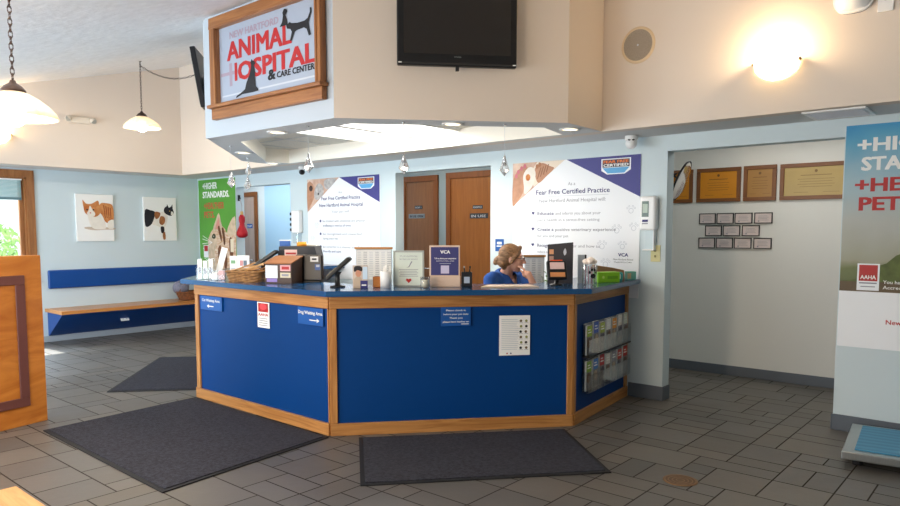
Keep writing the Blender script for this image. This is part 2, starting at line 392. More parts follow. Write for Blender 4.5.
# ------------------------------------------------------------------ window on the left wall
w = thing('window_1', None, None, (0, 0, 0)); w['kind'] = 'structure'
fx = MW
mb = MB(); t_ = .095
mb.box(fx, fx+.022, WY0-t_, WY1+t_, WZ1, WZ1+t_, OAKZ); mb.box(fx, fx+.022, WY0-t_, WY0, WZ0-t_, WZ1, OAKZ); mb.box(fx, fx+.022, WY1, WY1+t_, WZ0-t_, WZ1, OAKZ)
mb.box(fx, fx+.05, WY0-t_, WY1+t_, WZ0-.03, WZ0, OAKZ); mb.build('window_casing', w)
mb = MB()
mb.box(fx-.15, fx, WY1-.02, WY1, WZ0, WZ1, OAKZ); mb.box(fx-.15, fx, WY0, WY0+.02, WZ0, WZ1, OAKZ); mb.box(fx-.15, fx, WY0, WY1, WZ1-.02, WZ1, OAKZ); mb.box(fx-.15, fx, WY0, WY1, WZ0, WZ0+.02, OAKZ)
for y in (WY1-.07, WY0+.02, (WY0+WY1)/2-.025): mb.box(fx-.11, fx-.06, y, y+.05, WZ0+.02, WZ1-.02, OAKZ)
mb.box(fx-.11, fx-.06, WY0, WY1, WZ0+.02, WZ0+.08, OAKZ); mb.build('window_sash', w)
mb = MB(); mb.box(fx-.09, fx-.086, WY0+.03, WY1-.03, WZ0+.03, WZ1-.02, WINGL); mb.build('pane', w)
t = thing('window_blind', 'teal grey fabric blind raised at the top of the oak window', 'blind', (fx-.035, (WY0+WY1)/2, 0))
mb = MB(); bl = mat('teal blind cloth', '#8fb2b4', .8)
for k in range(14): mb.box(-.012, .012, -.70, .70, 1.995+k*.017, 2.009+k*.017, bl, bev=.003, seg=1)
mb.build('blind_fabric', t)
mb = MB(); mb.box(-.014, .014, -.70, .70, 1.958, 1.993, mat('slate blind rail', '#5f7f86', .6), bev=.004); mb.build('bottom_rail', t)
mb = MB(); mb.box(-.016, .016, -.71, .71, 2.222, 2.24, WHITE); mb.build('head_rail', t)
# outdoors
mb = MB(); mb.box(-40, -10.7, -25, 30, -.5, -.15, mat('pale paving', '#c9c9c2', .9)); struct(mb, 'ground')
mb = MB()
brick = bpy.data.materials.new('pale brick'); brick.use_nodes = True; N = brick.node_tree.nodes; L = brick.node_tree.links
bt = N.new('ShaderNodeTexBrick'); bt.inputs['Color1'].default_value = lin('#cfc9d2'); bt.inputs['Color2'].default_value = lin('#e2dfe6'); bt.inputs['Mortar'].default_value = lin('#f4f4f6'); bt.inputs['Scale'].default_value = 2.5
tc = N.new('ShaderNodeTexCoord'); mp = N.new('ShaderNodeMapping'); mp.inputs['Rotation'].default_value = (R(90), 0, R(90)); L.new(tc.outputs['Object'], mp.inputs['Vector']); L.new(mp.outputs[0], bt.inputs['Vector']); L.new(bt.outputs['Color'], N['Principled BSDF'].inputs['Base Color'])
mb.box(-19.2, -19, 4.4, 12, -.15, 5, brick); tag(mb.build('neighbouring_building'), 'pale brick building wall seen outside through the window', 'building')
t = thing('bush', 'bright green leafy bush outside behind the window glass', 'bush', (-16.5, 4.62, -.15))
mb = MB(); lf = mat('sunlit leaf', '#9cc274', .6, noise=(3, .4))
rr = random.Random(3)
for k in range(420):
    th, ph = rr.uniform(0, 2*PI), math.acos(rr.uniform(-1, 1)); q = rr.uniform(.7, 1)
    p = Vector((.7*q*math.sin(ph)*math.cos(th), .62*q*math.sin(ph)*math.sin(th), 1.42+.5*q*math.cos(ph)))
    d = Vector((rr.uniform(-1, 1), rr.uniform(-1, 1), rr.uniform(-1, 1))).normalized()*.09; e = d.orthogonal().normalized()*.035
    mb.poly([p-d, p+e, p+d, p-e], lf)
mb.build('foliage', t)
mb = MB(); mb.tube([(0, 0, 0), (.05, 0, .5), (0, .05, 1.3)], [.05, .04, .02], mat('bark', '#6a5643', .9)); mb.tube([(.03, 0, .4), (.3, .2, 1.2)], [.03, .012], MC['bark']); mb.tube([(.03, 0, .4), (-.2, -.3, 1.3)], [.03, .012], MC['bark']); mb.build('stem', t)

# ------------------------------------------------------------------ reception counter
K = [(-5.914, 3.301), (-4.008, 3.301), (-2.766, 4.728), (-2.911, NW-.012)]
KL = [(-7.42, NW-.012), (-7.42, 4.68)]
TOPO = [(-7.50, NW-.004), (-7.50, 4.66), (-6.013, 3.216), (-3.943, 3.222), (-2.672, 4.694), (-2.80, NW-.004)]
def inset(P, d):
    out = []
    for i in range(len(P)):
        if 0 < i < len(P)-1:
            a = (Vector(P[i])-Vector(P[i-1])).normalized(); b = (Vector(P[i+1])-Vector(P[i])).normalized()
            na, nb = Vector((-a.y, a.x)), Vector((-b.y, b.x)); m_ = (na+nb); m_ = m_/m_.dot(na); out.append(tuple(Vector(P[i])+m_*d))
        else:
            a = (Vector(P[1])-Vector(P[0])).normalized() if i == 0 else (Vector(P[-1])-Vector(P[-2])).normalized(); nn_ = Vector((-a.y, a.x)); q = Vector(P[i])+nn_*d; out.append((q.x, P[i][1]))
    return out
# the outline runs left to right with the room outside on its right; inward is to the left
def ringpoly(mb, P, d0, d1, z0, z1, m):
    A, B = inset(P, d0), inset(P, d1)
    for i in range(len(P)-1): mb.prism([A[i], A[i+1], B[i+1], B[i]], z0, z1, m)
desk = thing('reception_desk', 'angled reception desk with royal blue panels, oak trim and blue countertop', 'reception desk', (0, 0, 0))
TOPO[4] = (-2.60, 4.70)
mb = MB(); A, B = TOPO, inset(TOPO, .60)
B[0] = (B[0][0], A[0][1]); B[-1] = (B[-1][0], A[-1][1])
mb.prism(A+list(reversed(B)), 1.058, 1.10, TOPB)
bmesh.ops.bevel(mb.bm, geom=[e for e in mb.bm.edges if abs(e.verts[0].co.z-e.verts[1].co.z) < 1e-5], offset=.006, segments=2, affect='EDGES'); mb.build('countertop', desk)
FULL = KL+K
mb = MB(); A, B = inset(FULL, .61), inset(FULL, 1.02); 
mb.prism(inset(FULL, .07)+list(reversed(B)), .755, .79, mat('grey desk laminate', '#8d9296', .4)); mb.build('work_surface', desk)
segs = [(FULL[i], FULL[i+1]) for i in range(5)]
for i, (p, q) in enumerate(segs):
    p, q = Vector(p), Vector(q); L_ = (q-p).length; rz = math.atan2((q-p).y, (q-p).x)
    loc = (p.x, p.y, 0)
    mb = MB(); mb.box(.0, L_, .012, .05, .05, 1.0, NAVY); mb.build('front_panel', desk, loc, rz)
    mb = MB(); mb.box(.004, L_-.004, -.006, .03, .962, 1.0575, OAKH, bev=.003, seg=1); mb.build('apron', desk, loc, rz)
    mb = MB(); mb.box(.004, L_-.004, -.012, .03, 0.0, .092, OAKH, bev=.003, seg=1); mb.build('kick_board', desk, loc, rz)
    ends = {0: [], 1: [], 2: [(0, .065), (L_-.02, L_)], 3: [(0, .06), (L_-.055, L_)], 4: [(0, .05), (L_-.06, L_)]}[i]
    for a, b in ends:
        mb = MB(); mb.box(a+.003, b-.003, -.004, .03, .093, .961, OAKV, bev=.003, seg=1); mb.build('corner_post', desk, loc, rz)

# small signs on the counter front
def on_left(x): return (x, 3.308, 0)
BLUESIGN = mat('bright blue sign', '#0f529c', .4)
def arrow(mb, x, z, L_, d, m, y):
    mb.rect(x-L_/2, x+L_/2, z-.004, z+.004, m, y); e = x+d*L_/2
    mb.shape([(e+d*.02, z), (e-d*.012, z+.017), (e-d*.012, z-.017)], m, y)
t = thing('direction_sign', 'small blue sign with left arrow at the left end of the desk front', 'sign', on_left(-5.63)); 
mb = MB(); mb.box(-.175, .175, -.012, .003, .832, .957, BLUESIGN, bev=.001, seg=1); mb.build('sign_plate', t)
mb = MB(); mb.text('Cat Waiting Area', 0, .908, .026, PAPER, -.0135, .29, 'C', .01); arrow(mb, 0, .868, .09, -1, PAPER, -.0135); mb.build('lettering', t)
t = thing('direction_sign', 'small blue sign with right arrow beside the oak corner post', 'sign', on_left(-4.20))
mb = MB(); mb.box(-.175, .130, -.012, .003, .824, .957, BLUESIGN, bev=.001, seg=1); mb.build('sign_plate', t)
mb = MB(); mb.text('Dog Waiting Area', -.02, .905, .027, PAPER, -.0135, .29, 'C', .01); arrow(mb, .02, .862, .10, 1, PAPER, -.0135); mb.build('lettering', t)
def accred(name, label, loc, w, h, rz=0, big=True):
    t = thing(name, label, 'sticker', loc, rz)
    mb = MB(); mb.box(-w/2, w/2, -.004, .0, 0, h, PAPER); mb.build('backing', t)
    mb = MB(); y = -.0055; mb.rect(-w*.42, w*.42, h*.62, h*.96, DRED, y); mb.disc(0, h*.82, w*.3, mat('bright red', '#e0474d', .5), y-.0008, 14, h*.12)
    mb.text('AAHA', 0, h*.46, h*.12, DRED, y, w*.84, 'C', .02)
    for k in range(4): mb.rect(-w*.36, w*.36, h*(.08+k*.09), h*(.11+k*.09), GREY, y)
    mb.build('printing', t); return t
accred('accreditation_sticker', 'white and red accreditation sticker on the left blue desk panel', (-4.845, 3.309, .745), .165, .21)
CR = math.atan2(K[2][1]-K[1][1], K[2][0]-K[1][0]); CD = Vector((math.cos(CR), math.sin(CR))); CN = Vector((math.sin(CR), -math.cos(CR)))
def on_center(x, y, off=-.006): 
    p = Vector((x, y)); s = (p-Vector(K[1])).dot(CD); q = Vector(K[1])+CD*s+CN*off; return (q.x, q.y, 0)
t = thing('desk_sign', 'small blue sign with white lines under the countertop of the centre panel', 'sign', on_center(-3.38, 4.02), CR)
mb = MB(); mb.box(-.115, .115, -.008, -.001, .815, .961, BLUESIGN, bev=.001, seg=1); mb.build('sign_plate', t)
mb = MB()
for k, (s_, wd) in enumerate([('Please check in', .15), ('before your pet visits', .19), ('Thank you', .10), ('please have leashes on', .20)]): mb.text(s_, 0, .93-k*.029, .013, PAPER, -.0095, wd, 'C', .015)
mb.rect(.04, .10, .828, .833, PAPER, -.0095); mb.build('lettering', t)
t = thing('notice_sheet', 'white printed notice with small picture icons taped to the centre desk panel', 'notice', on_center(-3.08, 4.37), CR)
mb = MB(); mb.box(-.122, .122, -.004, -.001, .577, .888, PAPER, bev=.0008, seg=1); mb.build('sheet', t)
mb = MB(); y = -.0052
for k in range(17): mb.rect(-.105, .015+.02*random.random(), .855-k*.0145, .859-k*.0145, LGREY, y)
br = mat('icon brown', '#6b5638', .7)
for k in range(6):
    for c in (0, 1): mb.disc(.05+c*.042+random.uniform(-.004, .004), .845-k*.042, .011, [br, mat('icon olive', '#8b8f50', .7), INK][(k+c) % 3], y, 7)
    mb.rect(.035, .065, .828-k*.042, .831-k*.042, GREY, y); mb.rect(.077, .107, .828-k*.042, .831-k*.042, GREY, y)
mb.disc(-.06, .593, .006, DRED, y); mb.disc(-.03, .593, .006, NINK, y); mb.build('printing', t)

# brochure racks on the right face
RR = math.atan2(K[3][1]-K[2][1], K[3][0]-K[2][0]); RD = Vector((math.cos(RR), math.sin(RR)))
r0 = Vector(K[2])+RD*.17; RN = Vector((math.sin(RR), -math.cos(RR)))
cols = [['#9db83c', '#3d62b8', '#a8b84a', '#e6e6e0', '#e39a34', '#e8e0d0', '#d8dcc8'], ['#86a83c', '#3a78c2', '#b83232', '#d9d2c8', '#8a8890', '#c8402c', '#c22f24']]
cn = [['lime green', 'blue', 'olive green', 'plain white', 'orange', 'cream', 'pale sage'], ['green topped', 'mid blue', 'dark red', 'off-white', 'grey', 'orange red', 'bright red']]
ordn = ['nearest the entrance', 'second from the corner post', 'third from the corner post', 'in the middle', 'third from the wall', 'second from the wall', 'nearest the wall']
for row, (z0, nm) in enumerate([(.535, 'upper'), (.245, 'lower')]):
    t = thing('brochure_rack', nm+' clear acrylic brochure rack on the right side of the desk', 'brochure rack', (r0.x, r0.y, z0), RR)
    mb = MB(); mb.box(0, .98, -.008, -.004, 0, .26, GLASS); mb.build('back_plate', t)
    mb = MB(); mb.box(0, .98, -.060, -.057, 0, .13, GLASS); mb.build('front_plate', t)
    mb = MB(); mb.box(0, .98, -.060, -.004, -.014, 0, BLACKM if row == 0 else GLASS); mb.build('shelf', t)
    for k in range(8):
        mb = MB(); mb.box(k*.14-.001, k*.14+.001, -.057, -.008, 0, .16, GLASS); mb.build('divider', t)
    for k in range(7):
        q = r0+RD*(.07+k*.14)+RN*.018; c = cols[row][k]
        bt_ = thing('brochure', cn[row][k]+' brochure in the '+nm+' desk rack, '+ordn[k], 'brochure', (q.x, q.y, z0+.001), RR, nm+' rack brochures')
        mb = MB(); h_ = .235+.03*random.random(); n_ = random.randint(3, 8)
        mb.box(-.052, .052, -.012-.0*n_, .004, 0, h_, PAPER)
        mb.build('pages', bt_)
        mb = MB(); y = -.0135; mc = mat('brochure '+c, c, .5); mb.rect(-.052, .052, 0, h_, mat('brochure shaded pale', '#857e7c', .5), y+.0006)  # cover ground greyed: shade on this side of the desk is in its colour
        mb.rect(-.05, .05, h_*.62, h_-.004, mc, y); mb.disc(random.uniform(-.015, .015), h_*.42, .042, mat('brochure tan %d' % (k % 3), ['#7a5c48', '#b9a58c', '#55505a'][k % 3], .6), y-.0005)
        mb.rect(-.035, .035, h_*.74, h_*.78, PAPER, y-.0006); mb.rect(-.03, .02, h_*.83, h_*.87, PAPER, y-.0006)
        for j in range(3): mb.rect(-.04, .03, h_*(.08+.05*j), h_*(.095+.05*j), GREY, y-.0005)
        mb.build('cover', bt_)

# ------------------------------------------------------------------ floor mats, drain
def floor_mat(pts, label):
    t = thing('floor_mat', label, 'floor mat', (0, 0, 0))
    mb = MB(); mb.prism(pts, 0.001, .008, RUBBER); mb.build('rubber_border', t)
    c = Vector((sum(p[0] for p in pts)/4, sum(p[1] for p in pts)/4)); q = []
    for i in range(4):
        p = Vector(pts[i]); a = (Vector(pts[i-1])-p).normalized(); b = (Vector(pts[(i+1) % 4])-p).normalized(); q.append(tuple(p+(a+b)*.03))
    mb = MB(); mb.prism(q, .0082, .014, CARPET); mb.build('carpet_pile', t)
floor_mat([(-5.79, 1.945), (-3.86, 1.915), (-3.98, 3.262), (-5.90, 3.262)], 'large charcoal carpet mat in front of the left blue desk panel')
floor_mat([(-3.80, 3.40), (-3.06, 2.745), (-2.02, 3.94), (-2.76, 4.59)], 'charcoal carpet mat in front of the centre desk panel')
floor_mat([(-8.12, 4.05), (-6.74, 2.83), (-6.13, 3.50), (-7.52, 4.72)], 'charcoal mat behind the left end of the desk, farthest of the three')
t = thing('floor_drain', 'round bronze floor drain cover set in the tiles at right', 'drain cover', (-1.635, 4.10, 0))
mb = MB(); mb.lathe([(.088, .001), (.105, .001), (.105, .003), (.088, .0035)], mat('drain brass', '#8a6a4a', .45, .5), 32); mb.build('rim', t)
mb = MB(); mb.lathe([(1e-4, .0022), (.088, .0022)], mat('drain plate', '#7a5c42', .5, .4, noise=(60, .4)), 32)
for k in range(3): mb.lathe([(.02+.024*k, .003), (.028+.024*k, .003)], MC['drain brass'], 28)
mb.build('grate', t)

# ------------------------------------------------------------------ bench along left wall
t = thing('wall_bench', 'long wall bench with oak seat and blue padded backrest under cat pictures', 'bench', (0, 0, 0))
BY0, BY1 = 3.615, NW-.02
mb = MB(); mb.prism([(MW+.001, BY0), (-9.90, BY0), (-9.90, BY1), (MW+.001, BY1)], .425, .47, OAKS); mb.build('seat', t)
mb = MB(); mb.box(MW+.001, MW+.055, 3.665, 5.93, .742, 1.0, VINYL, bev=.018, seg=3); mb.build('backrest', t)
mb = MB(); v0 = [(MW+.003, .09), (MW+.003, .424), (-9.98, .424), (-9.98, .405), (MW+.03, .09)]
a = [mb.bm.verts.new((p[0], BY0+.03, p[1])) for p in v0]; b = [mb.bm.verts.new((p[0], BY1, p[1])) for p in v0]
fs = [mb.bm.faces.new(a), mb.bm.faces.new(list(reversed(b)))]+[mb.bm.faces.new([a[i], a[(i+1) % 5], b[(i+1) % 5], b[i]]) for i in range(5)]
bmesh.ops.recalc_face_normals(mb.bm, faces=fs); mb._tag(fs, VINYL); mb.build('apron', t)
t = thing('outlet_cover', 'white outlet plate on the sloping blue underside of the wall bench', 'outlet', (-10.205, 4.57, .285), 0)
mb = MB(); q = Matrix.Rotation(R(-33), 4, 'Y'); mb.box(-.006, .004, -.06, .06, -.045, .045, WHITE, bev=.002, rot=q); mb.build('plate', t, (.02, 0, -.012))
mb = MB()
for y in (-.025, .025): mb.box(-.001, .003, y-.012, y+.012, -.014, .014, LGREY, rot=q)
mb.build('socket', t, (.026, 0, -.017))

def basket(mb, w, d, h, m, taper=.8, wall=.012, rows=7, cols_=36):
    # woven oval-rectangular basket in local coordinates
    def outline(s, k, z, amp):
        a = 2*PI*k/cols_; n_ = 4.; c, s_ = math.cos(a), math.sin(a); r = (abs(c)**n_+abs(s_)**n_)**(-1/n_)
        return Vector((s*w/2*c*r, s*d/2*s_*r, z))*1 + Vector((c, s_, 0))*amp
    for side in (1, -1):
        prev = None
        for j in range(rows*2+1):
            z = h*j/(rows*2); s = taper+(1-taper)*z/h
            ringv = [mb.bm.verts.new(outline(s, k, z, (.005*math.sin(PI*(k+(j//2)))*0+.004*(1 if (k//2+j//2) % 2 else -1)*(j % 2))+(0 if side == 1 else -wall))) for k in range(cols_)]
            if prev: mb._tag([mb.bm.faces.new([prev[k], prev[(k+1) % cols_], ringv[(k+1) % cols_], ringv[k]]) for k in range(cols_)], m, False)
            prev = ringv
    mb.tube([outline(1, k, h, 0) for k in range(cols_)], .009, m, 6, closed=True)
    mb.poly([outline(taper, k, .004, -.004) for k in range(cols_)], m)
WICK = mat('wicker', '#a97c4a', .7, noise=(30, .45), hex2='#6e4a28'); WICKR = mat('reddish wicker', '#94592f', .7, noise=(30, .45), hex2='#5e3518')
t = thing('wicker_basket', 'low brown wicker basket on the right end of the wall bench', 'basket', (-10.16, 5.62, .471), R(90))
mb = MB(); basket(mb, .46, .30, .13, WICKR, .78); mb.build('woven_body', t)
mb = MB(); mb.tube([(-.2, 0, .12), (-.17, 0, .22), (-.05, 0, .27), (.08, 0, .26), (.19, 0, .2), (.2, 0, .12)], .009, WICKR, 6); mb.build('handle', t)
pl_ = MB(); gp = mat('grey plush', '#8d8b9b', .95, noise=(40, .3), bump=(80, .8, .01))
pl_.ell((0, 0, 0), (.10, .13, .115), gp); pl_.ell((.05, -.06, .06), (.04, .04, .04), gp); pl_.ell((.05, .08, .07), (.045, .045, .045), gp)
o = pl_.build('plush_toy', None, (-10.24, 5.49, .66)); tag(o, 'grey plush toy heaped in the wicker basket against the blue backrest', 'plush toy')

# ------------------------------------------------------------------ cat canvases
def canvas(y0, y1, z0, z1, label):
    t = thing('canvas_print', label, 'picture', (MW+.001, (y0+y1)/2, z0), R(90)); w_ = y1-y0; h_ = z1-z0
    mb = MB(); mb.box(-w_/2, w_/2, -.032, -.001, 0, h_, PAPER, bev=.003); mb.build('canvas', t); return t, w_, h_
t, w_, h_ = canvas(4.062, 4.585, 1.395, 2.07, 'canvas print of an orange and white cat lying down, left of two')
OR = mat('ginger fur', '#b8652c', .8, noise=(9, .5, 1.), hex2='#d99a5e'); WF = mat('white fur', '#efe7da', .8, noise=(12, .12)); PK = mat('pink nose', '#d48d80', .6); SH = mat('print beige', '#cbb9a4', .8)
mb = MB(); y = -.0335
def S(p): return [((a-.5)*w_, b*h_) for a, b in p]
mb.shape(S([(.22, .27), (.5, .235), (.75, .25), (.99, .25), (.99, .29), (.3, .31)]), SH, y, 3)
mb.shape(S([(.64, .8), (.8, .82), (.985, .76), (.985, .42), (.8, .4), (.7, .5), (.6, .62)]), OR, y-.0005, 4)
mb.shape(S([(.3, .62), (.45, .58), (.6, .62), (.72, .5), (.78, .3), (.7, .26), (.45, .27), (.34, .4)]), WF, y-.001, 4)
mb.shape(S([(.84, .42), (.985, .46), (.985, .28), (.84, .28)]), WF, y-.001, 4)
mb.shape(S([(.18, .88), (.27, .80), (.42, .80), (.58, .87), (.62, .78), (.64, .62), (.54, .53), (.38, .53), (.24, .6), (.2, .72)]), OR, y-.0015, 3)
mb.shape(S([(.37, .76), (.44, .66), (.5, .60), (.47, .53), (.35, .53), (.28, .59), (.33, .66)]), WF, y-.002, 3)
mb.disc((.375-.5)*w_, .605*h_, .012, PK, y-.0026, 8); mb.disc((.29-.5)*w_, .67*h_, .013, INK, y-.0026, 10); mb.disc((.46-.5)*w_, .67*h_, .013, INK, y-.0026, 10)
for k in range(4): mb.shape(S([(.72+.06*k, .78-.02*k), (.75+.06*k, .77-.02*k), (.78+.05*k, .5), (.76+.05*k, .5)]), mat('dark ginger', '#9a4a1a', .8), y-.0016)
mb.build('cat_picture', t)
t, w_, h_ = canvas(5.035, 5.56, 1.393, 2.063, 'canvas print of a walking calico cat, right of two')
BK = mat('black fur', '#26252a', .8, noise=(10, .3)); CAL = mat('calico tan', '#b0703e', .8, noise=(10, .4), hex2='#7d4a26')
mb = MB()
mb.shape(S([(.05, .70), (.3, .68), (.5, .66), (.68, .68), (.72, .5), (.6, .3), (.4, .34), (.2, .38), (.05, .36)]), WF, y-.0005, 4)
mb.shape(S([(.04, .70), (.2, .70), (.34, .66), (.3, .5), (.2, .36), (.04, .34)]), BK, y-.001, 3)
mb.shape(S([(.36, .67), (.5, .64), (.46, .54), (.36, .5), (.32, .6)]), CAL, y-.0015, 3)
mb.shape(S([(.5, .56), (.62, .55), (.64, .44), (.55, .36), (.46, .42)]), CAL, y-.0015, 3)
mb.shape(S([(.62, .5), (.72, .5), (.62, .3), (.64, .04), (.56, .04), (.54, .3)]), WF, y-.001, 3)
mb.shape(S([(.5, .32), (.6, .32), (.6, .2), (.52, .18)]), BK, y-.0015, 3); mb.shape(S([(.56, .18), (.63, .2), (.64, .04), (.57, .04)]), CAL, y-.0018, 2)
mb.shape(S([(.62, .74), (.70, .80), (.78, .77), (.86, .80), (.90, .72), (.92, .64), (.84, .58), (.72, .60), (.62, .66)]), BK, y-.002, 3)
mb.shape(S([(.70, .78), (.715, .85), (.76, .78)]), BK, y-.002); mb.shape(S([(.83, .78), (.88, .85), (.89, .76)]), BK, y-.002)
mb.shape(S([(.84, .68), (.90, .66), (.90, .60), (.83, .6)]), WF, y-.0025, 3); mb.disc((.79-.5)*w_, .69*h_, .008, mat('amber', '#c9a13a', .4), y-.0028, 8)
mb.build('cat_picture', t)

# ------------------------------------------------------------------ upper-left: emergency light, pendant lamps, sconces, speaker tv
t = thing('emergency_light', 'white twin-head emergency light on the left beige upper wall', 'emergency light', (MBX+.001, 3.93, 2.975), R(90))
mb = MB(); mb.box(-.13, .13, -.06, 0, 0, .085, mat('off-white housing', '#d9cfc0', .5), bev=.008); mb.build('housing', t)
for s_ in (-1, 1):
    mb = MB(); mb.cyl((s_*.15, -.045, .05), (s_*.16, -.10, .04), .028, MC['off-white housing'], .042, 18); mb.lathe([(1e-4, 0), (.037, 0)], SILV, 18, (s_*.16, -.102, .04), M=Matrix.Rotation(R(90), 3, 'X'))
    mb.cyl((s_*.12, -.035, .05), (s_*.155, -.045, .05), .012, WHITE); mb.build('lamp_head', t)

SHG = mat('ribbed alabaster glass', '#fbeed6', .35, alpha=.78, emit=('#ffdca8', .42)); BULB = mat('lit globe bulb', '#ffffff', .4, emit=('#fff0d2', 14))
def pendant(loc, ztop, rad, label, swag=None, energy=30):
    t = thing('pendant_lamp', label, 'pendant lamp', loc)
    k = rad/.24
    mb = MB()
    prof = [(.045*k, .135*k), (.085*k, .118*k), (.14*k, .085*k), (.19*k, .045*k), (.225*k, .005*k), (.24*k, -.03*k), (.232*k, -.032*k), (.21*k, .0*k), (.13*k, .075*k), (.045*k, .12*k)]
    seg = 96; rings = []
    for r, z in prof: rings.append([mb.bm.verts.new(((r*(1+(.035 if (j//2) % 2 else 0)))*math.cos(2*PI*j/seg), (r*(1+(.035 if (j//2) % 2 else 0)))*math.sin(2*PI*j/seg), z)) for j in range(seg)])
    fs = [mb.bm.faces.new([rings[i][j], rings[i][(j+1) % seg], rings[i+1][(j+1) % seg], rings[i+1][j]]) for i in range(len(rings)-1) for j in range(seg)]
    mb._tag(fs, SHG, True); mb.build('glass_shade', t)
    mb = MB(); mb.lathe([(1e-4, .20*k), (.015*k, .20*k), (.02*k, .185*k), (.05*k, .165*k), (.07*k, .14*k), (.072*k, .128*k), (1e-4, .128*k)], BRONZE, 28); mb.build('cap', t)
    mb = MB(); mb.ell((0, 0, -.01*k), (.075*k, .075*k, .075*k), BULB); mb.cyl((0, 0, .04*k), (0, 0, .12*k), .02*k, WHITE); mb.build('bulb', t)
    mb = MB(); L_ = ztop-loc[2]; n_ = int((L_-.2*k)/.032)
    def link(p, d, i):
        d = Vector(d).normalized(); e = d.orthogonal().normalized() if abs(d.z) < .99 else Vector((1, 0, 0)); f = d.cross(e)
        if i % 2: e = f
        mb.tube([Vector(p)+d*.021*math.cos(a)+e*.0095*math.sin(a) for a in [2*PI*q/10 for q in range(10)]], .0032, BRONZE, 5, True)
    for i in range(n_): link((0, 0, .2*k+.016+i*.032), (0, 0, 1), i)
    if swag is not None:
        a = Vector((0, 0, L_-.05)); b = Vector(swag); m_ = 34; pr = a
        for i in range(1, m_+1):
            u = i/m_; p = a.lerp(b, u)-Vector((0, 0, .27*4*u*(1-u))); link((p+pr)/2, p-pr, i); pr = p
    mb.build('chain', t)
    mb = MB(); mb.tube([(0, 0, L_-.0), (0, 0, L_-.04), (.012, 0, L_-.055), (0, 0, L_-.07)], .004, BRONZE, 6); mb.lathe([(1e-4, L_-.002), (.018, L_-.004), (.02, L_+.001)], BRONZE, 16); mb.build('ceiling_hook', t)
    l = bpy.data.lights.new('lamp', 'POINT'); l.energy = energy; l.color = (1, .83, .62); l.shadow_soft_size = .08
    lo = bpy.data.objects.new('lamp_light', l); COL.objects.link(lo); lo.location = (loc[0], loc[1], loc[2]-.11*k)
P1 = (-4.224, 1.352, 2.165)
pendant(P1, ceilz(P1[1]), .205, 'nearest pendant lamp, ribbed cream glass shade on a bronze chain at top left', energy=18)
P2 = (-8.672, 4.20, 2.855)
pendant(P2, ceilz(P2[1]), .215, 'farther pendant lamp with swagged chain, hanging in front of the beige corner', swag=(1.3, .5, .885), energy=22)

def sconce(loc, rz, label, e):
    t = thing('wall_sconce', label, 'wall lamp', loc, rz)
    mb = MB(); SG = mat('lit frosted bowl', '#fff0cf', .4, emit=('#ffcf82', 4.2))
    M_ = Matrix.Identity(3)
    prof = [(.155*math.sin(a)+1e-4, -.12*math.cos(a)) for a in [i*PI/2/9 for i in range(10)]]
    mb.lathe(prof, SG, 20, (0, -.005, 0), a0=PI, a1=2*PI); mb.build('glass_bowl', t)
    mb = MB(); mb.box(-.06, .06, -.02, 0, -.08, .0, BRONZE, bev=.004)
    for s_ in (-1, 1): mb.cyl((s_*.158, -.015, -.002), (s_*.158, -.035, .002), .010, BRONZE)
    mb.build('bracket', t)
    l = bpy.data.lights.new('sconce lamp', 'POINT'); l.energy = e; l.color = (1, .72, .42); l.shadow_soft_size = .05
    lo = bpy.data.objects.new('sconce_light', l); COL.objects.link(lo); lo.location = Vector(loc)+Matrix.Rotation(rz, 3, 'Z') @ Vector((0, -.11, .04))
sconce((-1.525, NB-.001, 2.742), 0, 'glowing half-bowl sconce on the right beige upper wall', 17)
sconce((MBX+.001, 2.96, 2.735), R(90), 'glowing half-bowl sconce on the left beige upper wall near the window', 10)

# second television seen edge-on at the left of the bulkhead
DL = Vector((OUT[0][0]-OUT[5][0], OUT[0][1]-OUT[5][1])).normalized(); dlr = math.atan2(DL.y, DL.x)
t = thing('television', 'black flat television seen edge-on on the left side of the bulkhead', 'television', (-6.90, 4.04, 2.80), dlr)
q = Matrix.Rotation(R(9), 4, 'X')
mb = MB(); mb.box(-.36, .36, -.026, .026, .0, .61, BLACK, bev=.008, rot=q); mb.build('cabinet', t)
mb = MB(); mb.box(-.33, .33, -.027, -.0225, .03, .53, SCREEN, rot=q); mb.build('screen', t, (0, -.001, -.001))
mb = MB(); mb.box(-.08, .08, .03, .235, .2, .36, BLACKM); mb.build('wall_mount', t)

# ------------------------------------------------------------------ framed sign on the bulkhead
SX0, SX1, SZ0, SZ1 = -5.70, -4.165, 2.545, 3.40
t = thing('framed_sign', 'large oak framed hospital name sign with black cats on the bulkhead', 'sign', (0, 3.444, 0), 0)
mb = MB(); fw = .10
mb.box(SX0, SX1, -.062, 0, SZ1-fw, SZ1, OAKX, bev=.006); mb.box(SX0+.01, SX1-.01, -.068, -.063, SZ1-fw+.003, SZ1-fw+.03, OAKX, bev=.002)
for xa, xb in ((SX0, SX0+fw), (SX1-.065, SX1)): mb.box(xa+.0015, xb-.0015, -.060, 0, SZ0+.106, SZ1-fw-.0005, OAKZ, bev=.006)
mb.box(SX0+fw-.035, SX0+fw-.005, -.066, -.0605, SZ0+.107, SZ1-fw-.001, OAKZ, bev=.002); mb.box(SX1-.062, SX1-.04, -.066, -.0605, SZ0+.107, SZ1-fw-.001, OAKZ, bev=.002)
mb.box(SX0-.02, SX1+.02, -.085, 0, SZ0+.075, SZ0+.105, OAKX, bev=.006); mb.box(SX0, SX1, -.05, 0, SZ0-.02, SZ0+.0745, OAKX, bev=.005); mb.build('frame', t)
mb = MB(); mb.box(SX0+fw-.0025, SX1-.0625, -.014, -.002, SZ0+.1055, SZ1-fw, mat('sign white', '#a2abb9', .45)); mb.build('sign_panel', t)
mb = MB(); y = -.0155; PG = mat('plum grey', '#a3909c', .6)
